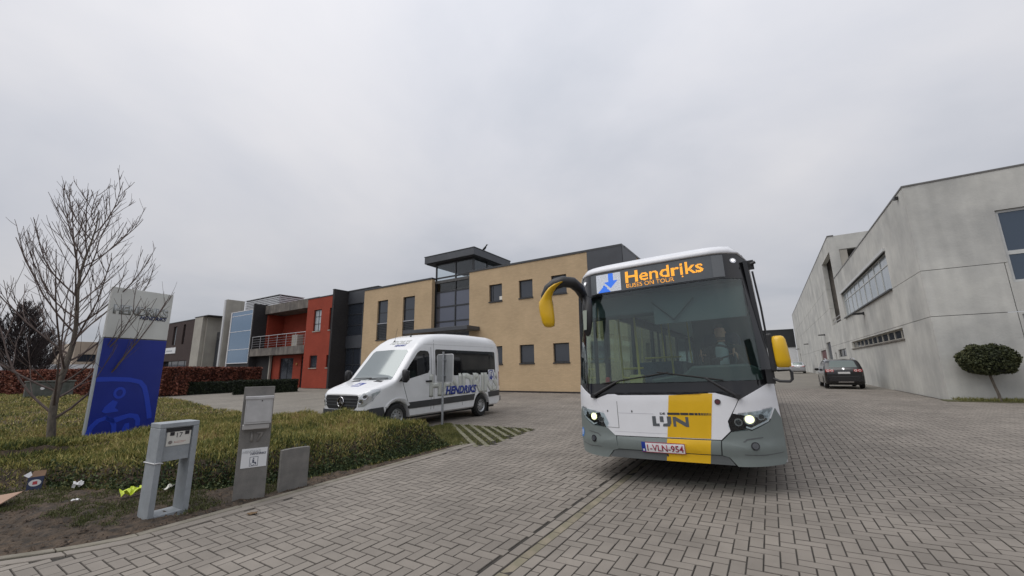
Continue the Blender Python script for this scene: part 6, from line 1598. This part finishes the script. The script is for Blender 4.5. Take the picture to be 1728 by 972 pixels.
bt = bare_tree('young leafless tree with spreading thin branches beside the blue sign', (-13.1, 2.33, 0.0), 21, 5.35, 3.35, 28, 7, 4, .08, TWIG, radians(75), twmin=.006, f0=.13, el0=25, curl=.6)
# dense leafless trees beyond the hedge
THK = mat('thicket_twigs', (0.040, 0.030, 0.030), .9, var=.25)
src = bare_tree('tallest dense dark leafless tree rising behind the red hedge', (-61.5, 7.6, 0.0), 5, 7.8, 4.4, 60, 10, 8, .16, THK, 0, 'leafless trees behind the hedge', twmin=.02, f0=.08)
for x, y, sc, rz, lb in ((-60.5, 4.9, .95, 1.1, 'dark leafless tree beside the tallest one, on its side away from the pale brown building'),
                         (-64.5, 9.6, .74, 4.0, 'smallest dark leafless tree behind the red hedge, next to the pale brown building')):
    q = dup(src); q.location = (x, y, 0); q.rotation_euler = (0, 0, rz); q.scale = (sc, sc, sc); q['label'] = lb
    for ch in src.children: dup(ch, parent=q)
REDLEAF = leafmat('beech_leaves', [(.065, .022, .016), (.15, .05, .034), (.25, .095, .062), (.34, .16, .105)])
DKLEAF = leafmat('hedge_leaves', [(.006, .010, .006), (.012, .019, .009), (.022, .032, .014), (.03, .04, .02)])
def hedge(label, p0, p1, w, h, n_, size, lm, corem, group=None):
    a = Vector((*p0, 0)); b_ = Vector((*p1, 0)); L_ = (b_ - a).length; rz = atan2(b_.y - a.y, b_.x - a.x)
    t = thing('hedge', label, 'hedge', a, rz, group)
    N_ = int(L_ / .25) + 2; rings = []
    for i in range(N_):
        x = .06 + (L_ - .12) * i / (N_ - 1); j = lambda: RNG.normal(0, .025)
        rings.append([(x, -w / 2 + .07 + j(), 0), (x, w / 2 - .07 + j(), 0), (x, w / 2 - .07 + j(), h * .5), (x, w / 2 - .09 + j(), h - .1 + j()), (x, 0, h - .06 + j()), (x, -w / 2 + .09 + j(), h - .1 + j()), (x, -w / 2 + .07 + j(), h * .5)])
    MB().loft(rings).build('dark_core', corem, t)  # solid, very dark core behind the leaf cards
    face = RNG.random(n_); P = np.zeros((n_, 3)); P[:, 0] = RNG.uniform(0, L_, n_); P[:, 1] = RNG.uniform(-w / 2, w / 2, n_); P[:, 2] = RNG.uniform(.08, h, n_)
    f = face < .62; P[f, 1] = -w / 2 + np.abs(RNG.normal(0, .05, f.sum())); f = (face >= .62) & (face < .87); P[f, 2] = h - np.abs(RNG.normal(0, .06, f.sum())); f = (face >= .87) & (face < .93); P[f, 0] = np.abs(RNG.normal(0, .05, f.sum())); f = face >= .93; P[f, 0] = L_ - np.abs(RNG.normal(0, .05, f.sum()))
    leafcards('foliage', P, size, lm, t); return t
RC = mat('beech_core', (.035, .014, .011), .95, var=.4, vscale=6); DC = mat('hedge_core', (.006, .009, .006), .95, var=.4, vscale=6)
hedge('clipped hedge of russet beech leaves behind the bed and the totem sign', (-62, 4.2), (-37.2, 12.0), 1.0, 2.05, 15000, .10, REDLEAF, RC, None)
hedge('shorter stretch of russet beech hedge running back to the dark fin wall', (-37.1, 12.1), (-40.6, 19.6), 1.0, 2.05, 6000, .10, REDLEAF, RC, None)
hedge('low dark evergreen hedge in front of the red brick office', (-32.8, 14.4), (-30.3, 17.6), .9, 1.05, 4200, .06, DKLEAF, DC, None)
hedge('low dark evergreen hedge at the foot of the russet hedge', (-37.6, 13.0), (-34.6, 17.6), .9, .95, 4200, .06, DKLEAF, DC, None)
# ---- clipped mushroom-shaped shrub by the concrete wall
tp = thing('clipped_tree', 'mushroom-shaped clipped evergreen tree in front of the concrete wall', 'tree', (6.22, 20.12, gz(6.2, 20)))
MB().tube([(.06, 0, -.1), (.05, 0, .25), (.0, 0, .55), (-.04, 0, .85), (-.05, 0, 1.3)], [.045, .04, .036, .036, .03], 8).build('trunk', BARK, tp, smooth=True)
n_ = 7000; U = RNG.normal(size=(n_, 3)); U /= np.linalg.norm(U, axis=1)[:, None]
rr_ = RNG.uniform(.82, 1.03, n_) * (1 + .06 * np.sin(U[:, 0] * 7 + U[:, 2] * 5))
P = np.stack([-.03 + U[:, 0] * .72 * rr_, U[:, 1] * .6 * rr_, 1.34 + np.where(U[:, 2] > 0, U[:, 2] * .56, np.maximum(U[:, 2] * .5, -.42)) * rr_], 1)
leafcards('crown', P, .045, leafmat('topiary_leaves', [(.022, .028, .013), (.046, .055, .024), (.08, .086, .038), (.125, .12, .06)]), tp)
core = []
for z in np.linspace(-.36, .46, 9):
    k = sqrt(max(.02, 1 - (z / (.50 if z > 0 else .62)) ** 2)); core.append([(-.03 + .6 * k * cos(a) * (1 + .05 * sin(3 * a)), .5 * k * sin(a), 1.34 + z) for a in np.linspace(0, 2 * pi, 17)[:-1]])
MB().loft(core).build('inner_core', mat('topiary_core', (.012, .014, .009), .95, var=.3, vscale=10), tp)  # solid dark core filling the crown behind its leaves
# grassy margin along the concrete front
gs = tag(MB().box((5.0, 19.98, -.1), (12, 20.69, gz(6, 20.3) + .03)).build('grass_margin', mat('margin_soil', (.12, .11, .055), .95, col2=(.07, .075, .03), vscale=5)), kind='structure')
P = np.stack([RNG.uniform(5.3, 11.5, 3200), RNG.uniform(20.0, 20.66, 3200), np.full(3200, gz(6, 20.3) + .02)], 1)
tag(blades('grass', P, RNG.uniform(.04, .16, 3200), RNG.uniform(.012, .025, 3200), LAWN, lean=.8), 'thin strip of rough grass at the foot of the concrete front wall', 'grass', kind='stuff')
